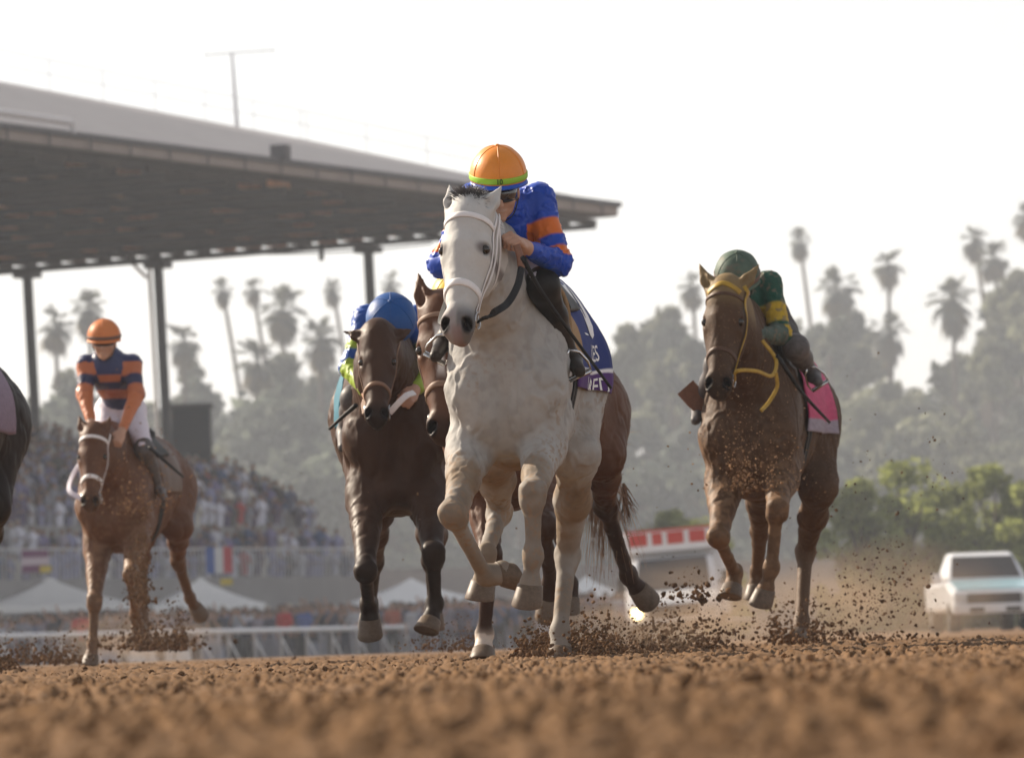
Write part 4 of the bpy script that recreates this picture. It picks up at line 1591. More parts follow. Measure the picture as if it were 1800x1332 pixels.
        wv = (fbm(P.reshape(-1, 3), 9, 3, 5) - .3).reshape(P.shape[:2])
        return P + g * (off + np.maximum(0, wv) * wr * 4)[..., None], g
    def thick_grid(s, P, g, t, name, m, par, colf=None):
        a, b = P.shape[:2]
        V = np.concatenate([P.reshape(-1, 3), (P - g * t).reshape(-1, 3)])
        n = a * b
        F = []
        for i in range(a - 1):
            for j in range(b - 1):
                q = (i * b + j, i * b + j + 1, (i + 1) * b + j + 1, (i + 1) * b + j)
                F.append(q)
                F.append(tuple(n + k for k in q[::-1]))
        ed = [(i * b, (i + 1) * b) for i in range(a - 1)] + [((i + 1) * b + b - 1, i * b + b - 1) for i in range(a - 1)]
        ed += [(j + 1, j) for j in range(b - 1)] + [((a - 1) * b + j, (a - 1) * b + j + 1) for j in range(b - 1)]
        for p, q in ed:
            F.append((p, q, n + q, n + p))
        mb = MB()
        c = None
        if colf is not None:
            c1 = colf(a, b).reshape(-1, 3)
            c = np.concatenate([c1, c1])
        mb.add(V, F, c)
        return mb.build(name, m, par, True, local=True)

def strands(par, name, m, roots, dirs, length, n, spread=.35, r=.0022, droop=.5, seed=1, segs=6, col=None, wind=(0, 0, 0)):
    """hair: n thin tapering locks from points along roots"""
    rs = np.random.RandomState(seed)
    mb = MB()
    roots, dirs = np.asarray(roots, float), np.asarray(dirs, float)
    for i in range(n):
        u = rs.rand() * (len(roots) - 1)
        k = min(int(u), len(roots) - 2)
        p = roots[k] + (roots[k + 1] - roots[k]) * (u - k) + rs.randn(3) * .006
        d = nrm(dirs[k] + (dirs[k + 1] - dirs[k]) * (u - k) + rs.randn(3) * spread)
        ln = length * (.55 + .6 * rs.rand())
        pts = [p]
        for q in range(segs):
            d = nrm(d + np.array([0, 0, -droop]) / segs + np.asarray(wind) / segs + rs.randn(3) * .07)
            pts.append(pts[-1] + d * ln / segs)
        rad = r * (.7 + .8 * rs.rand()) * np.linspace(1, .15, len(pts))
        c = None if col is None else np.array(col) * (.7 + .6 * rs.rand())
        mb.tube(pts, rad, 4, caps=False, col=c)
    return mb.build(name, m, par, True, local=True)

def cloth_text(hs, P, g, txt, size, u, v, m, par, name='lettering', off=.004, side=1, stretch=1.0, bold=.012):
    """lettering that lies on a cloth grid; u = rows along the back (0..1), v = metres below the spine"""
    V, F = text_mesh(txt, size, bold=bold)
    a, b = P.shape[:2]
    half = P[:, b // 2:] if side > 0 else P[:, b // 2::-1]
    gh = g[:, b // 2:] if side > 0 else g[:, b // 2::-1]
    arc = np.concatenate([[0], np.cumsum(np.linalg.norm(np.diff(half[a // 2], axis=0), axis=1))])
    ln = np.linalg.norm(half[-1, half.shape[1] // 2] - half[0, half.shape[1] // 2])
    out = []
    for x, y in V[:, :2]:
        r = np.clip((u + side * x * stretch / ln) * (a - 1), 0, a - 1.001)
        c = np.clip(np.interp(v - y, arc, np.arange(len(arc))), 0, len(arc) - 1.001)
        i, j = int(r), int(c)
        fr, fc = r - i, c - j
        W = ((1 - fr) * (1 - fc), (1 - fr) * fc, fr * (1 - fc), fr * fc)
        Q = ((i, j), (i, j + 1), (i + 1, j), (i + 1, j + 1))
        out.append(sum(w_ * (half[q] + gh[q] * off) for w_, q in zip(W, Q)))
    mb = MB()
    mb.add(out, F)
    return mb.build(name, m, par, False, local=True)

def saddlery(hs, cloth_m, P, g, colf, saddle_m, steel, par, pad=None, y0=.50, y1=.86, girth_m=None, gy=(.58, .64)):
    cl = hs.thick_grid(P, g, .008, 'saddle_cloth', cloth_m, par, colf)
    up = hs.sp.get('rump', 0)
    # racing saddle: small seat with short flaps
    S_, gs = hs.cloth(y0, y1, R(34), (10, 26), .034, slope=.02)
    lift = np.zeros(S_.shape[:2])
    lift[:2, 9:17] = .035
    lift[-3:, 8:18] = .03
    S_ = S_ + gs * lift[..., None]
    sd = hs.thick_grid(S_, gs, .016, 'saddle', saddle_m, par)
    if girth_m is not None:
        for y in gy:
            pts = [hs.ray(np.array([0, y, 1.15 + up * max(0, y - .3)]), np.array([math.sin(p), 0, math.cos(p)])) for p in np.linspace(R(70), R(290), 50)]
            pts = np.array(pts)
            gn = hs.S.grad(pts)
            mb = MB()
            ribbon(mb, pts + gn * .006, gn, .045, .007)
            mb.build('girth', girth_m, par, True, local=True)
    return cl, sd

def stirrup(hs, rider, q, par, m):
    """iron hanging round the ball of the foot, with its leather up to the saddle"""
    an, to, kn = rider.J['an_' + q], rider.J['to_' + q], rider.J['kn_' + q]
    f = nrm(to - an)
    dn = nrm(an - kn)
    dn = nrm(dn - f * (dn @ f))
    x = np.cross(f, dn)
    c = an + (to - an) * .62 + dn * .018
    pts = [c + x * a + dn * b for a, b in ((.0, -.085), (-.035, -.055), (-.052, .0), (-.05, .040), (.05, .040), (.052, .0), (.035, -.055), (.0, -.085))]
    mb = MB()
    mb.tube(pts, .0065, 6)
    mb.box(c + dn * .042, (.10, .035, .010), np.stack([x, f, dn], 1))
    mb.build('stirrup', m, par, True)
# ------------------------------------------------------------------ jockeys
def hand(S, wr, d, th, curl=1.0):
    """palm, four unequal bent fingers and a thumb; d = along the hand, th = towards the thumb side"""
    d = nrm(d)
    th = nrm(np.asarray(th) - d * (np.asarray(th) @ d))
    pn = np.cross(th, d)                        # back of the hand
    Rm = np.stack([th, d, pn], 1)
    S.cap(wr - d * .02, wr + d * .02, .026, .027, k=.02)
    S.ell(wr + d * .058, (.043, .050, .020), Rm, k=.02)
    for i, (o, l) in enumerate(((.030, .040), (.010, .046), (-.011, .042), (-.031, .033))):
        a = wr + d * .098 + th * o + pn * .004
        b = a + (d * (1 - .5 * curl) - pn * .75 * curl) * l
        c = b + (d * (.3 - 1.1 * curl) - pn * .6) * l * .75
        e = c + (-d * .9 * curl + pn * .1) * l * .5
        S.cap(a, b, .0105, .0095, k=.006)
        S.cap(b, c, .0095, .0085, k=.004)
        S.cap(c, e, .0085, .0075, k=.004)
    a = wr + d * .035 + th * .036
    b = a + (th * .5 + d * .8 - pn * .3) * .036
    c = b + (-th * .25 + d * .8 - pn * .5) * .032
    S.cap(a, b, .0135, .0115, k=.012)
    S.cap(b, c, .0115, .009, k=.004)

class Rider:
    def __init__(s, D, J, up, face, label, group=None, h=.006, scale=1.0):
        s.J = {k: at(v[0], v[1], D + v[2]) for k, v in J.items()}
        s.U = nrm(up)
        s.F = nrm(np.array(face, float) - s.U * (np.array(face, float) @ s.U))
        s.X = np.cross(s.F, s.U) * -1
        if s.X[0] < 0: s.X = -s.X
        s.h = h
        J = s.J
        base = J['pelvis']
        s.root = empty('person', base, label, 'jockey', group)
        s.HR = np.stack([s.X, s.F, s.U], 1)
    def hp(s, x, f, u):
        return s.J['head'] + s.X * x + s.F * f + s.U * u
    def body(s, skin):
        S, J = Sdf(), s.J
        # head with features
        S.ell(s.hp(0, -.015, .02), (.073, .092, .098), s.HR, k=.03)
        S.ell(s.hp(0, .03, -.055), (.056, .058, .065), s.HR, k=.04)
        S.cap(s.hp(0, .082, -.005), s.hp(0, .108, -.042), .009, .014, k=.018)
        S.ell(s.hp(0, .075, -.105), (.024, .022, .018), s.HR, k=.02)
        S.ell(s.hp(0, .085, -.072), (.026, .013, .007), s.HR, k=.008)
        S.ell(s.hp(0, .083, -.086), (.022, .013, .007), s.HR, k=.008)
        S.cap(s.hp(-.022, .100, -.079), s.hp(.022, .100, -.079), .003, .003, k=.006, cut=True)
        for q in (-1, 1):
            S.ell(s.hp(q * .040, .060, -.035), (.024, .022, .02), s.HR, k=.02)
            S.ell(s.hp(q * .030, .088, .008), (.015, .008, .009), s.HR, k=.008, cut=True)
            S.ell(s.hp(q * .076, -.01, -.02), (.010, .020, .032), s.HR, k=.008)
        S.cap(s.hp(0, -.02, -.06), J['neck'], .052, .058, k=.04)
        S.cap(J['neck'], J['chest'], .06, .09, k=.05)
        S.cap(J['chest'], J['pelvis'], .12, .105, k=.06)
        for q in ('l', 'r'):
            S.cap(J['chest'], J['sh_' + q], .08, .048, k=.05)
            S.cap(J['sh_' + q], J['el_' + q], .046, .036, k=.03)
            S.cap(J['el_' + q], J['wr_' + q], .037, .026, k=.02)
            hd = J.get('ha_' + q)
            d = (hd if hd is not None else J['wr_' + q] + (J['wr_' + q] - J['el_' + q])) - J['wr_' + q]
            th = np.array([(-1 if q == 'r' else 1) * .7, 0, .7])
            hand(S, J['wr_' + q], d, th)
            S.cap(J['pelvis'], J['hip_' + q], .10, .085, k=.05)
            S.cap(J['hip_' + q], J['kn_' + q], .080, .054, k=.04)
            S.cap(J['kn_' + q], J['an_' + q], .042, .022, k=.03)
            S.cap(J['an_' + q], J['an_' + q] + (J['to_' + q] - J['an_' + q]) * .6, .016, .010, k=.02)
        V, Q = S.mesh(s.h, smooth=1)
        fast_mesh('body', V, Q, skin, s.root)
    def jacket(s, m, colf, name='jacket', loose=.012, wr=.0036):
        S, J = Sdf(), s.J
        t = loose
        dn = nrm(J['pelvis'] - J['chest'])
        S.cap(J['neck'] + (s.hp(0, -.03, -.07) - J['neck']) * .45, J['neck'], .060 + t * .5, .066 + t * .5, k=.03)
        S.cap(J['neck'], J['chest'], .062 + t * .5, .10 + t, k=.05)
        S.cap(J['chest'], J['pelvis'] - dn * .07, .13 + t, .108 + t, k=.06)
        for q in ('l', 'r'):
            S.cap(J['chest'], J['sh_' + q], .088 + t, .056 + t, k=.05)
            S.cap(J['sh_' + q], J['el_' + q], .054 + t, .042 + t, k=.03)
            S.cap(J['el_' + q], J['wr_' + q] - nrm(J['wr_' + q] - J['el_' + q]) * .03, .043 + t, .026 + t * .7, k=.025)
        V, Q = S.mesh(s.h, smooth=1)
        g = S.grad(V)
        # loose cloth creases, tighter along the limbs
        n = fbm(V * np.array([1, .7, 1.5]), 11, 3, 4)
        fold = 1 - np.abs(2 * fbm(V * np.array([1.3, .8, .8]) + .5 * n[:, None], 7.0, 2, 9) - 1)
        V = V + g * ((n - .5) * wr * 2.2 + (sstep(fold, .72, 1.0) - .25) * wr * 1.5)[:, None]
        fast_mesh(name, V, Q, m, s.root, colf(s, V))
    def breeches(s, m, colf=None, wr=.004):
        S, J = Sdf(), s.J
        dn = nrm(J['pelvis'] - J['chest'])
        S.cap(J['pelvis'] - dn * .10, J['pelvis'], .116, .118, k=.05)
        for q in ('l', 'r'):
            S.cap(J['pelvis'], J['hip_' + q], .112, .100, k=.05)
            S.cap(J['hip_' + q], J['kn_' + q], .094, .060, k=.04)
            S.cap(J['kn_' + q], J['kn_' + q] + (J['an_' + q] - J['kn_' + q]) * .25, .060, .050, k=.03)
        V, Q = S.mesh(s.h, smooth=1)
        g = S.grad(V)
        V = V + g * ((fbm(V, 16, 3, 6) - .5) * wr * 2)[:, None]
        fast_mesh('breeches', V, Q, m, s.root, np.ones((len(V), 3)) if colf is None else colf(s, V))
    def boots(s, m, colf=None, top=.02):
        J = s.J
        for q in ('l', 'r'):
            S = Sdf()
            kn, an, to = J['kn_' + q], J['an_' + q], J['to_' + q]
            a = kn + (an - kn) * top
            S.cap(kn + nrm(J['hip_' + q] - kn) * .045, a, .065, .068, k=.02)
            S.cap(a, kn + (an - kn) * .45, .066, .051, k=.03)
            S.cap(kn + (an - kn) * .45, an, .052, .036, k=.03)
            f = nrm(to - an)
            dn = nrm(an - kn)
            dn2 = nrm(dn - f * (dn @ f))
            S.cap(an - f * .02 + dn2 * .025, an + f * .04 + dn2 * .018, .036, .036, k=.03)
            S.cap(an + f * .04 + dn2 * .018, to + dn2 * .012, .036, .026, k=.025)
            S.cap(an - f * .03 + dn2 * .052, an - f * .02 + dn2 * .05, .026, .026, k=.012)
            V, Q = S.mesh(s.h * .9, smooth=1)
            fast_mesh('boot', V, Q, m, s.root, np.ones((len(V), 3)) if colf is None else colf(s, V, kn, an))
    def helmet(s, m, bandm=None, peakm=None, num=None, rad=(.118, .138, .122), colf=None, lift=0.0):
        rx, rf, ru = rad
        c = s.hp(0, -.012, .035 + lift)
        n, V, F = 40, [], []
        th = np.linspace(0.0, R(104), 18)
        for i, t in enumerate(th):
            for j in range(n):
                p = 2 * math.pi * j / n
                seam = 1 - .010 * math.exp(-(math.sin(3 * p) / .10) ** 2) * math.sin(min(t * 1.2, math.pi / 2))
                V.append(c + s.HR @ (np.array([rx * math.sin(t) * math.cos(p), rf * math.sin(t) * math.sin(p), ru * math.cos(t)]) * seam))
        for i in range(len(th) - 1):
            for j in range(n):
                F.append((i * n + j, (i + 1) * n + j, (i + 1) * n + (j + 1) % n, i * n + (j + 1) % n))
        V = np.array(V)
        mb = MB()
        mb.add(V, F, None if colf is None else colf(s, V))
        hel = mb.build('helmet', m, s.root, True)
        def ring(t, off=1.0, p0=0, p1=2 * math.pi, k=60):
            P = [c + s.HR @ (np.array([rx * math.sin(t) * math.cos(p), rf * math.sin(t) * math.sin(p), ru * math.cos(t)]) * off) for p in np.linspace(p0, p1, k)]
            Nn = [nrm(P[i] - c) for i in range(len(P))]
            return np.array(P), np.array(Nn)
        mb = MB()
        for p in np.arange(R(30), R(390), R(60)):
            pts = [c + s.HR @ np.array([rx * math.sin(t) * math.cos(p), rf * math.sin(t) * math.sin(p), ru * math.cos(t)]) * 1.001 for t in np.linspace(.06, R(88), 14)]
            mb.tube(pts, .0022, 5, caps=False)
        mb.lathe(c + s.U * ru, [(.012, -.004), (.011, .003), (.006, .006), (.001, .007)], 12, s.HR)
        mb.build('seams', m, hel, True)
        if bandm is not None:
            mb = MB()
            P, Nn = ring(R(90), 1.004)
            ribbon(mb, P, Nn, .024, .005)
            mb.build('cap_band', bandm, hel, True)
        if peakm is not None:
            V, F = [], []
            k = 21
            for a, (e, dz) in enumerate(((1.0, 0), (1.06, -.002), (1.13, -.010), (1.12, -.016), (1.0, -.012))):
                for p in np.linspace(R(12), R(168), k):
                    t = R(98)
                    q = e if a in (0, 4) else 1 + (e - 1) * math.sin(p) ** .6
                    V.append(c + s.HR @ np.array([rx * math.sin(t) * math.cos(p) * min(q, 1.06), rf * math.sin(t) * math.sin(p) * q, ru * math.cos(t) + dz]))
            for a in range(4):
                for j in range(k - 1):
                    F.append((a * k + j, a * k + j + 1, (a + 1) * k + j + 1, (a + 1) * k + j))
            mb = MB()
            mb.add(V, F)
            mb.build('peak', peakm, hel, True)
        if num is not None:
            txt, tm, size = num
            V, Fc = text_mesh(txt, size)
            P = []
            for x, y in V[:, :2]:
                p = R(90) + x / rf          # across the front of the band, read from in front
                t = R(90) - y / ru
                P.append(c + s.HR @ (np.array([rx * math.sin(t) * math.cos(math.pi - p), rf * math.sin(t) * math.sin(p), ru * math.cos(t)]) * 1.040))
            mb = MB()
            mb.add(P, Fc)
            mb.build('number', tm, hel)
        # chin strap
        mb = MB()
        pts = [s.hp(q * .078, .0, z) for q, z in ((-1, .0), (-.98, -.05))] + [s.hp(-.05, .035, -.105), s.hp(0, .05, -.125), s.hp(.05, .035, -.105)] + [s.hp(q * .078, .0, z) for q, z in ((.98, -.05), (1, .0))]
        P = spline(pts, 24)
        ribbon(mb, P, np.array([nrm(p - s.hp(0, 0, -.02)) for p in P]), .014, .004)
        mb.build('chin_strap', m_rubber, hel, True)
        return hel
    def goggles(s, lens, frame, raised=None):
        u0 = .010 if raised is None else raised
        mb = MB()
        V, F = [], []
        k = 17
        for z, o in ((.026, .000), (.020, .010), (-.018, .010), (-.026, .0)):
            for p in np.linspace(R(18), R(162), k):
                V.append(s.hp((.072 + o * .6) * math.cos(p), -.005 + (.100 + o) * math.sin(p) ** .8, u0 + z))
        for a in range(3):
            for j in range(k - 1):
                F.append((a * k + j, a * k + j + 1, (a + 1) * k + j + 1, (a + 1) * k + j))
        mb.add(V, F)
        g = mb.build('goggles', lens, s.root, True)
        mb = MB()
        for z in (.026, -.026):
            mb.tube([s.hp(.074 * math.cos(p), -.004 + .103 * math.sin(p) ** .8, u0 + z) for p in np.linspace(R(14), R(166), 20)], .005, 6)
        mb.build('frame', frame, g, True)
        return g

def text_mesh(txt, size, align='CENTER', spacing=1.0, bold=.012):
    cu = bpy.data.curves.new('text', 'FONT')
    cu.body = txt
    cu.size = size
    cu.align_x = align
    cu.align_y = 'CENTER'
    cu.space_character = spacing
    cu.offset = size * bold
    cu.resolution_u = 4
    o = bpy.data.objects.new('text', cu)
    scene.collection.objects.link(o)
    dg = bpy.context.evaluated_depsgraph_get()
    dg.update()
    me = bpy.data.meshes.new_from_object(o.evaluated_get(dg))
    V = np.array([v.co[:] for v in me.vertices]) if len(me.vertices) else np.zeros((1, 3))
    F = [tuple(p.vertices) for p in me.polygons]
    bpy.data.objects.remove(o)
    bpy.data.meshes.remove(me)
    return V, F

def whip(pts, label, r=.009, m=None):
    mb = MB()
    P = np.array(pts)
    mb.tube(spline(P, 12), np.linspace(r, r * .6, 12), 8)
    o = mb.build('riding_whip', m or m_rubber, None, True, label=label, cat='whip')
    return o
# ------------------------------------------------------------------ horse materials
m_hoof = mat('hoof_horn', (.13, .092, .064), .5, .22, noise=(60, .3))
m_eye = mat('horse_eye', (.02, .012, .008), .08, .6)
m_steel = mat('steel', (.55, .55, .55), .25, .5, metal=1.0)
m_grey_coat = mat('grey_coat', (1, 1, 1), .65, .12, tint=True, noise=(11, .10), speck=(95, .66, (.33, .24, .17), .35), bump=(40, .0016))
m_white_strap = mat('white_strap', (.78, .76, .76), .45, .4, noise=(30, .08))
m_hair = mat('hair', (1, 1, 1), .5, .4, tint=True)
m_rubber = mat('black_rubber', (.020, .020, .022), .6, .15)
m_leather = mat('brown_leather', (.20, .085, .045), .5, .4, noise=(40, .2))

def mixc(c, d, m):
    return c * (1 - m[:, None]) + np.array(d) * m[:, None]

white = Horse(dict(
    D=28.0, yaw=7, chest=(886, 705), rump=.0, girth=.93,
    poll=(823, 363, -.42), muzzle=(803, 592, -.62), face=(-.27, -1, .10),
    ear_l=(-.22, -1, .0), ear_r=(.52, -1, .0), ear_len=1.05, neck_bend=(-.02, 0, .03),
    rf=[(797, 906, -.28), (854, 1014, .06), (877, 1008, .08)], toe_rf=(.35, .1, -1),
    lf=[(937, 872, -.34), (937, 976, -.30), (932, 1028, -.28)], toe_lf=(-.2, -1, -.0),
    rh=[(868, 800, 1.02), (878, 898, 1.42), (855, 972, 1.10), (849, 1021, 1.10)], toe_rh=(-.2, -1, -.0),
    lh=[(1014, 800, 1.05), (998, 972, 1.50), (984, 1110, 1.30), (985, 1140, 1.28)], toe_lh=(-.15, -1, 0)))

def white_colour(s, V):
    m = s.masks(V)
    c = np.tile(np.array([.385, .375, .36]), (len(V), 1))
    big = fbm(V, 5, 3, 3)
    # dust and grey skin below the breast and on the legs
    low = sstep(1.12 - V[:, 2] + (big - .5) * .5, .05, .55)
    c = mixc(c, (.26, .205, .155), low * (.35 + .9 * sstep(big, .35, .65)))
    dap = fbm(V, 26, 2, 12)
    c = c * (1 - .14 * sstep(dap, .45, .75) * (1 - np.where(m['head'], 1.0, 0.0)))[:, None]
    c = mixc(c, (.205, .175, .145), m['lower'] * (.25 + .8 * fbm(V, 14, 3, 8)))
    fk = fbm(V, 60, 2, 14)
    fz = sstep(fbm(V, 4, 2, 15), .42, .62) * sstep(1.35 - V[:, 2], 0, .35)
    c = mixc(c, (.27, .185, .12), fz * sstep(fk, .56, .66) * .7)
    h = m['head']
    hm = np.where(h, 1.0, 0.0)
    c = mixc(c, (.55, .545, .53), hm * .9)
    # dark grey muzzle on one side, pink in the middle
    mz = hm * sstep(m['a'], .44, .52)
    c = mixc(c, (.10, .095, .10), mz * sstep(m['x'], -.012, .012) * .85)
    c = mixc(c, (.25, .205, .205), mz * (1 - sstep(m['x'], -.012, .012)) * .7)
    nl = hm * sstep(m['a'], .545, .58)
    c = mixc(c, (.26, .18, .175), nl * (1 - sstep(np.abs(m['x'] - .005), .012, .03)) * .8)
    e = np.sqrt((np.abs(m['x']) - .09) ** 2 + (m['a'] - .205) ** 2)
    c = mixc(c, (.14, .12, .12), hm * (1 - sstep(e, .012, .040)) * .85)
    nb = np.sqrt(((np.abs(m['x']) - .047) / .8) ** 2 + ((m['a'] - .553) / 1.3) ** 2 + (m['n'] - .020) ** 2)
    c = mixc(c, (.015, .012, .012), hm * (1 - sstep(nb, .025, .037)))  # shallow nostrils coloured near black in place of their deep shadow
    return c

h = white.make('pale grey racehorse in white bridle galloping in the lead, nearest the camera', 'racehorses galloping on the dirt', .007, m_grey_coat, white_colour, m_hoof, m_eye)
white.bridle(m_white_strap, h, .024, m_steel, nose=.40)
white.strap([(.055, .0, -.12), (.10, .10, -.10), (.11, .25, -.10), (.085, .38, -.085), (.062, .505, -.07)], .018, 'cheek_strap', m_white_strap, h, off=.012)
white.strap([(.06, -.0, -.13), (.085, .12, -.19), (.055, .27, -.245), (0, .32, -.23)], .02, 'throat_strap', m_white_strap, h)
q = [white.H(x, a, n) for x, a, n in ((-.028, -.005, -.02), (-.01, -.015, -.01), (.01, -.015, -.01), (.03, -.005, -.02))]
strands(h, 'forelock', m_hair, q, [nrm(-white.A * 1.0 + white.Nv * .35 + white.X * x) for x in (-.5, -.2, .2, .35)], .080, 1300, .34, .0026, .75, 5, col=(.10, .095, .10))
q = [white.H(0, -.0, -.12), white.H(0, .02, -.25), white.H(0, .08, -.45)]
strands(h, 'mane', m_hair, q, [np.array([.7, 0, .45]), np.array([.7, 0, .45]), np.array([.7, .2, .4])], .10, 300, .25, .003, 1.4, 9, col=(.24, .21, .19), wind=(0, .6, 0))

# saddle cloth: royal blue with a purple hem, white piping and white figures
m_cloth = mat('saddle_cloth', (1, 1, 1), .75, .25, tint=True, noise=(120, .10), bump=(220, .0008))
m_figure = mat('white_lettering', (.80, .80, .82), .6)
m_saddle = mat('saddle_leather', (.016, .014, .014), .5, .12)
m_tan = mat('tan_felt', (.36, .235, .125), .85, .2, noise=(60, .2), bump=(150, .001))
def cloth_col(a, b):
    c = np.tile(np.array([.009, .026, .17]), (a, b, 1))
    e = np.abs(np.linspace(-1, 1, b))
    c[:, e > .82] = (.075, .022, .16)
    c[:, (e > .795) & (e < .825)] = (.75, .75, .78)
    return c
P, g = white.cloth(.56, 1.32, R(97), (22, 120), .018, slope=.04)
cl, sd = saddlery(white, m_cloth, P, g, cloth_col, m_saddle, m_steel, h, girth_m=m_rubber)
cloth_text(white, P, g, '10', .42, .60, .25, m_figure, cl, 'number', bold=.06)
cloth_text(white, P, g, 'LES', .10, .70, .475, m_figure, cl, stretch=1.35)
cloth_text(white, P, g, 'LARED', .10, .62, .622, m_figure, cl, stretch=1.35)
Pp, gp = white.cloth(.40, .62, R(66), (8, 26), .020, slope=.10)
white.thick_grid(Pp, gp, .014, 'shoulder_pad', m_tan, h)
# reins with rubber grips
P = spline([white.bit(1), at(872, 547, 27.35), at(893, 532, 27.42), at(910, 502, 27.5), at(917, 470, 27.6)], 26)
mb = MB(); ribbon(mb, P, np.tile(np.array([.5, -.8, .3]), (26, 1)), .030, .008); mb.build('rein', m_rubber, h)
P = spline([at(917, 472, 27.6), at(914, 450, 27.6), at(908, 430, 27.6)], 10)
mb = MB(); ribbon(mb, P, np.tile(np.array([.5, -.8, .3]), (10, 1)), .032, .008); mb.build('rein', m_leather, h)
P = spline([white.bit(-1), at(775, 560, 27.6), at(800, 500, 27.75), at(846, 438, 27.7)], 20)
mb = MB(); ribbon(mb, P, np.tile(np.array([-.5, -.8, .3]), (20, 1)), .030, .008); mb.build('rein', m_rubber, h)
m_skin = mat('skin', (.50, .29, .20), .5, .4, sss=.1, noise=(40, .12))
m_silk = mat('racing_silk', (1, 1, 1), .42, .3, tint=True, sheen=.05, bump=(38, .0014))
m_breech = mat('white_breeches', (.70, .66, .74), .6, .3, tint=True, noise=(25, .08))
m_boot = mat('boot_leather', (.017, .015, .015), .45, .16, tint=True, noise=(40, .3))
m_capor = mat('orange_cap', (.78, .26, .025), .42, .45, noise=(60, .06), bump=(90, .0006))
m_green_band = mat('lime_band', (.30, .55, .05), .5)
m_blue_peak = mat('blue_peak', (.02, .09, .50), .3)
m_black = mat('black', (.012, .012, .014), .45, .4)
m_lens = mat('goggle_lens', (.03, .025, .03), .12, .7, coat=.5)
BLUE, ORANGE = np.array([.006, .060, .44]), np.array([.66, .15, .015])

J = dict(head=(877, 333, -.09), neck=(887, 372, .05), chest=(893, 396, .16), pelvis=(912, 420, .56),
         sh_l=(838, 352, .10), el_l=(776, 462, .02), wr_l=(838, 440, -.20),
         sh_r=(946, 352, .10), el_r=(981, 462, .02), wr_r=(922, 434, -.22), ha_r=(897, 412, -.34), ha_l=(856, 425, -.30),
         hip_l=(880, 440, .52), kn_l=(832, 500, .02), an_l=(785, 590, .28), to_l=(768, 622, .10),
         hip_r=(940, 440, .52), kn_r=(953, 500, -.02), an_r=(1000, 622, .28), to_r=(1017, 648, .14))
def band(h, a, b, e=.02):
    return sstep(h, a - e, a + e) * (1 - sstep(h, b - e, b + e))
def silk_colour(s, V):
    c = np.tile(BLUE, (len(V), 1))
    for q in ('l', 'r'):
        d, h = dseg(V, s.J['sh_' + q], s.J['el_' + q])
        d2, h2 = dseg(V, s.J['el_' + q], s.J['wr_' + q])
        arm = (d < .09) & (d < d2 + .01)
        c = mixc(c, ORANGE, arm * np.maximum(band(h, .36, .62), band(h, .80, .96)))
    z = V[:, 2] - s.J['chest'][2]
    tor = (np.abs(V[:, 0] - s.J['chest'][0]) < .13) & (V[:, 1] < s.J['chest'][1] + .12)
    d, h = dseg(V, s.J['el_r'], s.J['wr_r'])
    c = mixc(c, ORANGE, tor * (d > .075) * band(z, -.155, -.075, .004))
    return c
rd = Rider(28.0, J, (0, -.30, 1), (.03, -1, -.3), 'crouching jockey in blue silks with orange hoops and orange cap', 'jockeys', h=.0055)
rd.body(m_skin)
rd.jacket(m_silk, silk_colour, wr=.0048)
rd.breeches(m_breech)
def boot_col(s, V, kn, an):
    d, hh = dseg(V, kn, an)
    c = np.ones((len(V), 3))
    m = hh > .42
    c[m] = np.array([2.0, 1.7, 1.4])
    return c
rd.boots(m_boot, boot_col)
rd.helmet(m_capor, m_green_band, m_blue_peak, ('10', m_black, .031), lift=.024)
rd.goggles(m_lens, m_black, -.004)
whip([at(918, 452, 27.5), at(962, 528, 27.62), at(1074, 682, 27.9)], 'black riding whip held by the jockey in blue and orange', .010)

stirrup(white, rd, 'r', h, m_steel)
stirrup(white, rd, 'l', h, m_steel)
# ------------------------------------------------------------------ the rest of the field
def coat(name, speck=None, rough=.50):
    return mat(name, (1, 1, 1), rough, .14, tint=True, noise=(9, .15), speck=speck, bump=(40, .0014))
def coat_colour(base, dark, sock=None, mud=0.0, blaze=False, mudcol=(.20, .115, .062), face=None):
    def f(s, V):
        m = s.masks(V)
        n = fbm(V, 6, 3, 17)
        c = np.array(base)[None] * (.8 + .4 * n)[:, None]
        c = mixc(c, dark, m['lower'] * .85)
        h = np.where(m['head'], 1.0, 0.0)
        c = mixc(c, np.array(dark) * .8, h * sstep(m['a'], .46, .56) * .8)
        nb = np.sqrt(((np.abs(m['x']) - .047) / .8) ** 2 + ((m['a'] - .553) / 1.3) ** 2 + (m['n'] - .020) ** 2)
        c = mixc(c, (.01, .008, .008), h * (1 - sstep(nb, .025, .037)))  # nostril hollows darkened in the colour, standing in for shade inside
        if blaze:
            w_ = .015 + .008 * np.sin(m['a'] * 19)
            c = mixc(c, (.62, .58, .54), h * (1 - sstep(np.abs(m['x']), w_, w_ + .010)) * sstep(m['n'], -.03, .0) * sstep(m['a'], .09, .13) * (1 - sstep(m['a'], .29, .36)))
        if face is not None:
            c = mixc(c, face, h * (1 - sstep(m['a'], .02, .16)) * .8)
        if sock:
            for k in sock:
                c = mixc(c, (.55, .47, .40), sstep(m['legs'][k], .85, 1.05))
        if mud:
            q = fbm(V, 4, 3, 33)
            fr = sstep(-V[:, 1], -.5, .1) * sstep(1.30 - V[:, 2] + .3 * (q - .5), 0, .5)
            c = mixc(c, mudcol, np.clip(mud * (fr * (.25 + .9 * sstep(fbm(V, 34, 2, 44), .48, .62)) + m['lower'] * .5), 0, .9))
        return c
    return f
J0 = dict(J)
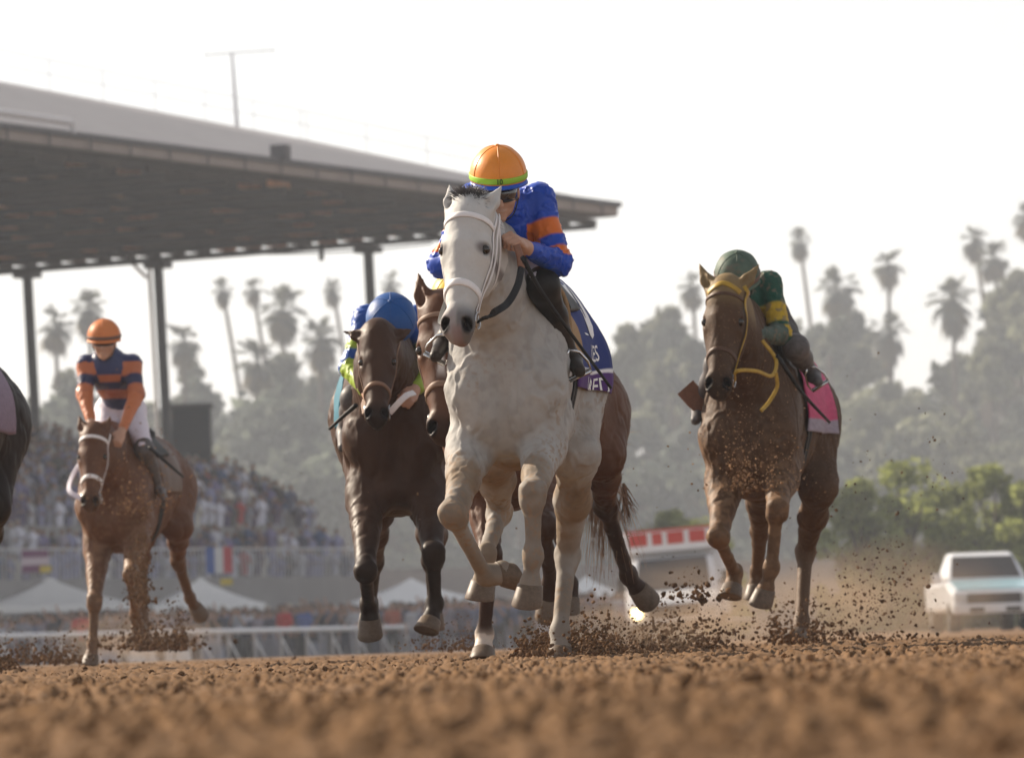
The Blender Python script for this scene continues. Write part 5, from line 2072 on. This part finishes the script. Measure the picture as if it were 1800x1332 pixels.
def riderlike(ref, hx, hy, sc, over):
    """the pose of another crouching jockey, about its own head"""
    out = {}
    for k, v in ref.items():
        out[k] = (hx + (v[0] - ref['head'][0]) * sc, hy + (v[1] - ref['head'][1]) * sc, v[2])
    out.update(over)
    return out
def stripes(cols):
    """cols: base, arm bands [(lo,hi,col)], chest bands, forearm colour"""
    base, arm, chest, fore = cols
    def f(s, V):
        c = np.tile(np.array(base, float), (len(V), 1))
        z = V[:, 2] - s.J['chest'][2]
        for lo, hi, cc in chest:
            c = mixc(c, cc, (V[:, 1] < s.J['chest'][1] + .15) * band(z, lo, hi, .006))
        for q in ('l', 'r'):
            d, h = dseg(V, s.J['sh_' + q], s.J['el_' + q])
            d2, h2 = dseg(V, s.J['el_' + q], s.J['wr_' + q])
            up_ = (d < .10) & (d < d2) & (h > .05)
            for lo, hi, cc in arm:
                c = mixc(c, cc, up_ * band(h, lo, hi, .03))
            if fore is not None:
                c = mixc(c, fore, (d2 < .11) & (d2 < d) & (h2 > .05))
        return c
    return f

# --- dark bay with the blue capped jockey
m_dbay = coat('dark_bay_coat')
H2 = Horse(dict(D=33.2, yaw=-3, ear_len=1.2, chest=(698, 785), rump=.0, girth=1.02,
    poll=(664, 584, -.50), muzzle=(662, 742, -.72), face=(-.02, -1, .12), ear_l=(-1, -.55, -.3), ear_r=(1, -.62, -.3),
    rf=[(643, 1005, -.36), (648, 1064, -.02), (650, 1088, .0)], toe_rf=(-.1, -1, -.3),
    lf=[(762, 975, -.30), (765, 1062, -.18), (757, 1090, -.22)], toe_lf=(-.2, -1, 0),
    rh=[(655, 900, 1.2), (657, 985, 1.8), (650, 1062, 2.2), (650, 1078, 2.2)], lh=[(758, 900, 1.2), (760, 985, 1.8), (763, 1062, 2.2), (762, 1078, 2.2)],
    extra=[((0, .35, .84), (.19, .42, .12), .10)]))
h2 = H2.make('dark bay racehorse carrying the blue capped jockey, left of the grey', 'racehorses galloping on the dirt', .010, m_dbay, coat_colour((.060, .030, .018), (.016, .010, .008)), m_hoof, m_eye)
m_tanstrap = mat('tan_strap', (.25, .16, .11), .5)
H2.bridle(m_tanstrap, h2, .020, m_steel, browband=False)
m_teal = mat('teal_cloth', (.03, .14, .20), .7)
P, g = H2.cloth(.50, 1.10, R(84), (14, 50), .018)
saddlery(H2, m_teal, P, g, None, m_saddle, m_steel, h2, girth_m=m_rubber)
P = spline([H2.bit(1), at(712, 697, 32.6), at(728, 690, 32.75)], 14)
mb = MB(); ribbon(mb, P, np.tile(np.array([.4, -.8, .4]), (14, 1)), .03, .008); mb.build('rein', m_white_strap, h2)
P = spline([H2.bit(-1), at(640, 705, 32.7), at(652, 690, 32.9)], 14)
mb = MB(); ribbon(mb, P, np.tile(np.array([-.4, -.8, .4]), (14, 1)), .03, .008); mb.build('rein', m_tanstrap, h2)
cap_blue = mat('blue_cap', (.010, .075, .27), .5, .25, noise=(60, .06), bump=(60, .001))
J = dict(head=(688, 574, -.14), neck=(690, 588, .12), chest=(691, 596, .26), pelvis=(697, 605, .72),
         sh_l=(645, 562, .16), el_l=(617, 645, .05), wr_l=(646, 690, -.18), sh_r=(734, 562, .16), el_r=(762, 645, .05), wr_r=(728, 686, -.18),
         hip_l=(668, 640, .66), kn_l=(624, 700, .08), an_l=(607, 752, .34), to_l=(604, 782, .14),
         hip_r=(722, 640, .66), kn_r=(768, 700, .08), an_r=(783, 752, .34), to_r=(787, 782, .14))
LIME = (.30, .42, .03)
r_ = Rider(33.2, J, (0, -.72, .70), (0, -.7, -.72), 'crouching jockey in blue silks with lime sleeves and blue cap', 'jockeys', h=.008)
r_.body(m_skin)
r_.jacket(m_silk, stripes(((.012, .075, .34), [(.52, .72, LIME)], [], LIME)))
r_.breeches(m_breech)
m_boot2 = mat('muddy_boot', (.11, .10, .10), .5, tint=True, noise=(30, .4))
r_.boots(m_boot2)
r_.helmet(cap_blue, rad=(.124, .145, .122))
whip([at(626, 712, 32.9), at(604, 731, 33.0), at(579, 754, 33.1)], 'black riding whip held by the jockey in the blue cap', .012)

# --- bay with a white blaze, mostly behind the grey
m_bay = coat('bay_coat')
H3 = Horse(dict(D=31.2, yaw=15, ear_len=1.35, chest=(868, 790), rump=.0,
    poll=(775, 534, -.48), muzzle=(781, 772, -.66), face=(-.10, -1, .12), ear_l=(-.16, -1, .0), ear_r=(.30, -1, 0), neck_bend=(.05, 0, .02),
    rf=[(862, 980, -.05), (851, 1115, .10), (850, 1142, .06)], toe_rf=(-.1, -1, 0),
    lf=[(958, 925, -.30), (968, 1028, .0), (966, 1052, .03)], toe_lf=(0, -1, -.2),
    rh=[(985, 830, 1.2), (990, 930, 1.7), (1000, 1030, 1.9), (1000, 1050, 1.9)],
    lh=[(1062, 800, 1.15), (1064, 886, 1.75), (1104, 1012, 2.15), (1121, 1034, 2.2)], toe_lh=(.6, .2, -.8)))
h3 = H3.make('bay racehorse with white blaze running close behind the grey', 'racehorses galloping on the dirt', .010, m_bay, coat_colour((.105, .045, .023), (.030, .015, .010), sock=('rf',), blaze=True), m_hoof, m_eye)
H3.bridle(m_tanstrap, h3, .020, m_steel)
q = [H3.L(1046, 770, 1.95), H3.L(1056, 790, 2.0)]
m_flax = mat('flaxen_hair', (1, 1, 1), .5, .4, tint=True)
strands(h3, 'tail', m_flax, q, [np.array([0, .3, -.9]), np.array([0, .3, -.9])], .62, 240, .16, .0026, .9, 4, 9, col=(.30, .17, .09))
q = [H3.L(1062, 800, 2.05), H3.L(1058, 760, 2.0)]
strands(h3, 'tail', m_flax, q, [np.array([.6, .1, .9]), np.array([.5, .1, .7])], .20, 16, .30, .0016, .5, 6, 7, col=(.50, .36, .24))
q = [H3.L(1096, 850, 2.05), H3.L(1100, 880, 2.05)]
strands(h3, 'tail', m_flax, q, [np.array([.1, .1, -.9]), np.array([.05, .1, -.8])], .16, 60, .25, .0028, .6, 7, 7, col=(.20, .10, .05))
J = riderlike(J0, 803, 536, .90, dict(el_l=(800, 640, .1), wr_l=(830, 620, -.1), sh_l=(800, 570, .15), kn_l=(815, 690, .1), an_l=(812, 740, .35), to_l=(812, 765, .2)))
r_ = Rider(31.2, J, (0, -.45, 1), (0, -1, -.4), 'jockey in a yellow cap almost hidden behind the grey horse', 'jockeys', h=.010)
r_.body(m_skin)
r_.jacket(m_silk, stripes(((.60, .42, .03), [], [], (.55, .55, .55))))
r_.breeches(m_breech)
r_.boots(m_boot)
cap_y = mat('yellow_cap', (.75, .52, .04), .45)
r_.helmet(cap_y)

# --- muddy bay with the green jockey
m_mud = coat('muddy_coat', speck=(62, .60, (.22, .13, .07), .4), rough=.6)
H4 = Horse(dict(D=35.3, yaw=11, ear_len=1.35, chest=(1312, 784), rump=.0, girth=1.0,
    poll=(1275, 503, -.48), muzzle=(1262, 692, -.68), face=(-.22, -1, .12), ear_l=(-.50, -1, .0), ear_r=(.62, -1, .0),
    rf=[(1263, 945, -.30), (1292, 1008, .05), (1288, 1030, .02)], toe_rf=(-.2, -1, -.2),
    lf=[(1366, 897, -.34), (1356, 998, -.28), (1346, 1036, -.26)], toe_lf=(-.3, -1, 0),
    rh=[(1338, 850, 1.15), (1336, 930, 1.7), (1332, 1005, 2.0), (1330, 1028, 2.0)],
    lh=[(1440, 858, 1.10), (1416, 965, 1.60), (1409, 1092, 1.36), (1403, 1114, 1.30)], toe_lh=(-.3, -1, 0)))
h4 = H4.make('dark bay racehorse splashed with mud, with yellow bridle and pink cloth', 'racehorses galloping on the dirt', .009, m_mud, coat_colour((.074, .038, .019), (.042, .024, .014), mud=.8, face=(.24, .17, .08)), m_hoof, m_eye)
m_yel = mat('yellow_strap', (.40, .25, .035), .45, noise=(25, .25))
m_brown = mat('brown_strap', (.10, .055, .035), .5)
H4.bridle(m_brown, h4, .018, m_steel)
H4.strap([(.05, .02, -.03), (.085, .10, -.02), (.108, .22, -.05), (.095, .36, -.06), (.066, .47, -.04)], .026, 'cheek_strap', m_yel, h4, off=.010)
H4.strap([(-.06, .05, .0), (-.03, .03, .03), (0, .02, .035), (.03, .03, .03), (.06, .05, .0)], .03, 'poll_strap', m_yel, h4)
for pts, m_ in (([H4.bit(1), at(1296, 652, 34.6), at(1330, 652, 34.7), at(1357, 660, 34.8), at(1364, 632, 34.9), at(1340, 598, 34.9)], m_yel),
                ([at(1364, 655, 34.82), at(1366, 680, 34.84), at(1352, 706, 34.8), at(1338, 722, 34.7)], m_yel)):
    P = spline(pts, 30)
    mb = MB(); ribbon(mb, P, np.tile(np.array([.3, -.9, .3]), (30, 1)), .020, .008); mb.build('rein', m_, h4)
PINK = np.array([.50, .065, .17])
def pink_col(a, b):
    c = np.tile(PINK, (a, b, 1))
    e = np.abs(np.linspace(-1, 1, b))
    c[:, e > .84] = (.30, .27, .34)
    c *= (.75 + .5 * fbm(np.random.RandomState(4).rand(a * b, 2) * 4, 1, 2, 3)).reshape(a, b)[..., None]
    return c
P, g = H4.cloth(.50, 1.28, R(94), (18, 80), .018)
cl, sd = saddlery(H4, m_cloth, P, g, pink_col, m_saddle, m_steel, h4, girth_m=m_rubber)
m_navy = mat('navy_figure', (.02, .022, .05), .6)
cloth_text(H4, P, g, '9', .27, .74, .22, m_navy, cl, 'number')
mb = MB()
c = at(1222, 700, 35.5)
ribbon(mb, [c + np.array([-.05, 0, .06]), c, c + np.array([.05, 0, -.05])], [(0, -1, .2)] * 3, .11, .012)
mb.build('saddle_flap', m_leather, h4)
J = dict(head=(1296, 494, -.08), neck=(1308, 528, .10), chest=(1314, 542, .22), pelvis=(1345, 560, .66),
         sh_l=(1274, 520, .14), el_l=(1258, 590, .10), wr_l=(1280, 590, -.14), sh_r=(1350, 500, .14), el_r=(1372, 588, .04), wr_r=(1326, 588, -.20),
         hip_l=(1315, 590, .62), kn_l=(1262, 640, .05), an_l=(1232, 712, .30), to_l=(1224, 735, .12),
         hip_r=(1368, 585, .62), kn_r=(1398, 610, .06), an_r=(1424, 652, .32), to_r=(1436, 668, .16))
r_ = Rider(35.3, J, (0, -.50, .86), (-.05, -.86, -.5), 'crouching jockey in muddy green silks with a yellow arm band', 'jockeys', h=.008)
r_.body(m_skin)
m_gsilk = mat('muddy_green_silk', (1, 1, 1), .6, .15, tint=True, noise=(18, .3), speck=(26, .54, (.17, .14, .10), .7), bump=(60, .0015))
r_.jacket(m_gsilk, stripes(((.016, .075, .052), [(.44, .80, (.50, .34, .03))], [(-.16, -.10, (.50, .34, .03))], (.085, .115, .095))))
m_bmud = mat('muddy_breeches', (.06, .05, .045), .7, tint=True, noise=(14, .4))
r_.breeches(m_bmud)
r_.boots(m_boot2)
m_gcap = mat('muddy_green_cap', (.085, .125, .095), .6, noise=(9, .4), speck=(14, .55, (.15, .13, .10), .7), bump=(60, .001))
m_bandm = mat('dusty_band', (.16, .10, .08), .6)
r_.helmet(m_gcap, m_bandm, m_gcap)
r_.goggles(m_lens, m_black)
stirrup(H4, r_, 'r', h4, m_steel)
whip([at(1366, 625, 34.9), at(1410, 690, 35.1), at(1458, 742, 35.5)], 'dark riding whip held by the jockey in green', .012)

# --- chestnut with the upright jockey
m_chest = coat('chestnut_coat', speck=(60, .62, (.26, .15, .08), .5))
H5 = Horse(dict(D=47.8, yaw=11, ear_len=1.2, chest=(192, 902), rump=.0,
    poll=(164, 757, -.48), muzzle=(158, 893, -.66), face=(-.10, -1, .12), ear_l=(-.30, -1, .0), ear_r=(.36, -1, .0),
    rf=[(166, 1058, -.20), (163, 1132, -.22), (161, 1152, -.24)], toe_rf=(-.1, -1, 0),
    lf=[(230, 1012, -.30), (238, 1080, .02), (243, 1098, .06)],
    rh=[(246, 945, 1.15), (246, 1020, 1.7), (254, 1100, 1.6), (254, 1118, 1.55)],
    lh=[(314, 925, 1.15), (313, 985, 1.75), (334, 1052, 2.1), (343, 1066, 2.15)], toe_lh=(.4, -.4, -.6)))
h5 = H5.make('chestnut racehorse kicking up soil under the upright orange jockey', 'racehorses galloping on the dirt', .012, m_chest, coat_colour((.120, .053, .028), (.065, .033, .019), mud=.5, mudcol=(.24, .14, .075)), m_hoof, m_eye)
H5.bridle(m_white_strap, h5, .024, m_steel)
P = spline([H5.bit(-1), at(122, 862, 47.3), at(128, 835, 47.4), at(150, 800, 47.4)], 14)
mb = MB(); ribbon(mb, P, np.tile(np.array([-.4, -.8, .4]), (14, 1)), .035, .01); mb.build('rein', m_breech, h5)
P, g = H5.cloth(.52, 1.10, R(80), (12, 40), .018)
saddlery(H5, m_brown, P, g, None, m_saddle, m_steel, h5, girth_m=m_rubber)
J = dict(head=(183, 600, -.06), neck=(188, 626, .02), chest=(193, 650, .08), pelvis=(212, 706, .42),
         sh_l=(152, 642, .06), el_l=(149, 694, -.04), wr_l=(160, 742, -.22), sh_r=(232, 640, .06), el_r=(240, 694, -.04), wr_r=(214, 758, -.26),
         hip_l=(192, 722, .42), kn_l=(176, 800, .06), an_l=(150, 862, .34), to_l=(140, 880, .14),
         hip_r=(232, 722, .42), kn_r=(254, 790, .08), an_r=(278, 856, .36), to_r=(288, 874, .18))
r_ = Rider(47.8, J, (0, -.18, 1), (-.05, -1, -.2), 'jockey standing upright in orange and blue silks with orange cap', 'jockeys', h=.010)
r_.body(m_skin)
r_.jacket(m_silk, stripes(((.03, .04, .12), [(.0, .42, (.46, .145, .06)), (.42, .72, (.03, .035, .09)), (.72, 1.0, (.46, .145, .06))], [(-.20, -.14, (.40, .13, .06)), (-.09, -.04, (.40, .13, .06))], (.50, .16, .06))))
r_.breeches(m_breech)
r_.boots(m_boot2)
m_cap5 = mat('dusty_orange_cap', (.62, .21, .07), .5, noise=(40, .1))
r_.helmet(m_cap5, m_bandm, m_cap5)
r_.goggles(m_lens, m_black)
whip([at(262, 786, 47.5), at(292, 812, 47.6), at(322, 838, 47.8)], 'thin riding whip held by the upright jockey in orange', .014)

# --- black horse leaving the frame
m_blk = coat('black_coat')
H6 = Horse(dict(D=34.0, yaw=9, chest=(-158, 800), rump=.0,
    poll=(-170, 600, -.48), muzzle=(-190, 760, -.68), face=(-.2, -1, .1),
    rf=[(-160, 1000, -.3), (-150, 1080, .1), (-150, 1100, .1)], lf=[(-75, 1000, -.2), (-70, 1130, -.2), (-70, 1155, -.25)],
    rh=[(-110, 900, 1.1), (-112, 1000, 1.7), (-110, 1110, 1.8), (-110, 1130, 1.8)], lh=[(-14, 890, 1.1), (-30, 990, 1.7), (-40, 1110, 1.6), (-42, 1134, 1.55)]))
h6 = H6.make('black racehorse cut by the frame at the left edge', 'racehorses galloping on the dirt', .012, m_blk, coat_colour((.022, .014, .011), (.012, .009, .008)), m_hoof, m_eye)
m_pcloth = mat('pale_purple_cloth', (.26, .20, .27), .75, noise=(40, .2))
P, g = H6.cloth(.55, 1.20, R(84), (12, 40), .018)
saddlery(H6, m_pcloth, P, g, None, m_saddle, m_steel, h6, girth_m=m_rubber)
# ------------------------------------------------------------------ soil thrown up by the hooves
def burst(cx, cy, d, sx, sy, n, size, seed, label, up=1.0, fine=False, sd=.35, col=(.125, .070, .036), skew=0.0):
    """clods in the air about photograph point (cx,cy): sx, sy = spread in photograph pixels"""
    rs = np.random.RandomState(seed)
    u, v = rs.randn(n), np.abs(rs.randn(n)) ** 1.2 * up + (rs.rand(n) - .5) * .3
    # ragged jets
    for k in range(6):
        m = rs.rand(n) < .10
        u[m] = u[m] * .18 + rs.uniform(-1.4, 1.4)
    P = np.array([at(cx + a * sx + skew * b * sy, cy - b * sy, d + c) for a, b, c in zip(u, v, rs.randn(n) * sd)])
    g = ground_z(P[:, 0], P[:, 1])
    P[:, 2] = np.maximum(P[:, 2], g + .004)
    s_ = size * (.25 + rs.rand(n) ** 3 * 1.6) * (1.15 - .45 * np.clip(v / 2, 0, 1))
    return lumps(P, s_, 'soil_spray', m_clod, seed, fine, col, label=label, cat='thrown soil', kind='stuff')
burst(1010, 1160, 30.0, 46, 28, 5120, 0.0070, 101, 'dark burst of clods behind the planted hind hoof of the grey', sd=.5)
burst(940, 1160, 30.2, 16, 24, 1120, 0.0066, 102, 'clods beside the planted hind hoof of the grey', sd=.3)
burst(1100, 1152, 31, 60, 12, 960, 0.0057, 103, 'low spray of crumbs right of the grey', sd=.6)
burst(1195, 1140, 34.5, 60, 34, 1760, 0.0066, 104, 'spray of clods before the muddy horse', sd=.6)
burst(1225, 1055, 34.8, 30, 26, 144, 0.0098, 105, 'larger clods flying before the muddy horse', sd=.4)
burst(1460, 1128, 37, 80, 34, 2080, 0.0066, 106, 'spray of clods behind the muddy horse', sd=.8)
burst(1560, 1070, 37, 50, 80, 672, 0.0051, 107, 'tall thin fan of crumbs right of the muddy horse', sd=.8)
burst(1540, 900, 37, 90, 110, 144, 0.0049, 108, 'scattered crumbs high in the air by the pickup', sd=.8)
burst(1325, 860, 34.4, 46, 70, 1440, 0.0034, 109, 'crumbs flying in front of the muddy horse breast', sd=.2, col=(.26, .15, .08))
burst(262, 1140, 46, 46, 26, 2400, 0.0082, 110, 'burst of clods under the chestnut horse', sd=.6)
burst(245, 1060, 46, 12, 75, 1760, 0.0066, 111, 'column of soil rising under the chestnut horse', sd=.3)
burst(235, 900, 46, 45, 60, 960, 0.0049, 112, 'crumbs flying before the chestnut horse', sd=.4, col=(.22, .12, .06))
burst(60, 1165, 44, 60, 20, 1440, 0.0074, 113, 'low burst of clods near the left frame edge', sd=.6)
burst(-5, 1178, 38, 22, 14, 960, 0.0082, 114, 'dark heap of clods flying at the left frame edge', sd=.4)
burst(800, 1142, 38, 40, 22, 960, 0.0049, 115, 'faint spray behind the legs of the bay with the blaze', sd=.6)
burst(1000, 1000, 34, 260, 120, 192, 0.0033, 116, 'few crumbs drifting in the air behind the grey', sd=2)

# ------------------------------------------------------------------ dust hanging behind the hooves
def dust(cx, cy, d, rx, ry, rz, dens, label, seed=0):
    c = at(cx, cy, d)
    V, F = ICO2_V, ICO2_F
    me = bpy.data.meshes.new('dust_cloud')
    me.from_pydata((V * 1.02).tolist(), [], F.tolist())
    m = bpy.data.materials.new('dust')
    m.use_nodes = True
    N, L = m.node_tree.nodes, m.node_tree.links
    for nd in list(N):
        if nd.type == 'BSDF_PRINCIPLED': N.remove(nd)
    v = N.new('ShaderNodeVolumePrincipled')
    v.inputs['Color'].default_value = (.66, .47, .32, 1)
    tc = N.new('ShaderNodeTexCoord')
    gr = N.new('ShaderNodeTexGradient'); gr.gradient_type = 'SPHERICAL'
    L.new(tc.outputs['Object'], gr.inputs['Vector'])
    nz = N.new('ShaderNodeTexNoise')
    nz.noise_dimensions = '4D'
    nz.inputs['W'].default_value = seed
    nz.inputs['Scale'].default_value = 2.6
    nz.inputs['Detail'].default_value = 3
    L.new(tc.outputs['Object'], nz.inputs['Vector'])
    mr = N.new('ShaderNodeMapRange')
    mr.inputs['From Min'].default_value = .35
    mr.inputs['From Max'].default_value = .72
    L.new(nz.outputs['Fac'], mr.inputs['Value'])
    mu = N.new('ShaderNodeMath'); mu.operation = 'MULTIPLY'
    L.new(gr.outputs['Fac'], mu.inputs[0]); L.new(mr.outputs[0], mu.inputs[1])
    m2 = N.new('ShaderNodeMath'); m2.operation = 'MULTIPLY'
    L.new(mu.outputs[0], m2.inputs[0]); m2.inputs[1].default_value = dens
    L.new(m2.outputs[0], v.inputs['Density'])
    L.new(v.outputs[0], N['Material Output'].inputs['Volume'])
    me.materials.append(m)
    o = bpy.data.objects.new('dust_cloud', me)
    o.location = c
    o.scale = (rx, ry, rz)
    scene.collection.objects.link(o)
    tag(o, label, 'dust', None, 'stuff')
dust(1300, 1085, 42, 1.15, 2.5, .42, .85, 'brown dust hanging behind the muddy horse', 1)
dust(1560, 1070, 44, .9, 2.2, .50, .7, 'brown dust drifting right of the muddy horse', 5)
dust(1060, 1120, 34, .55, 1.4, .22, 1.0, 'low brown dust behind the planted hind hoof of the grey', 9)
dust(240, 1130, 50, .75, 1.6, .26, .9, 'low brown dust under the chestnut horse', 13)
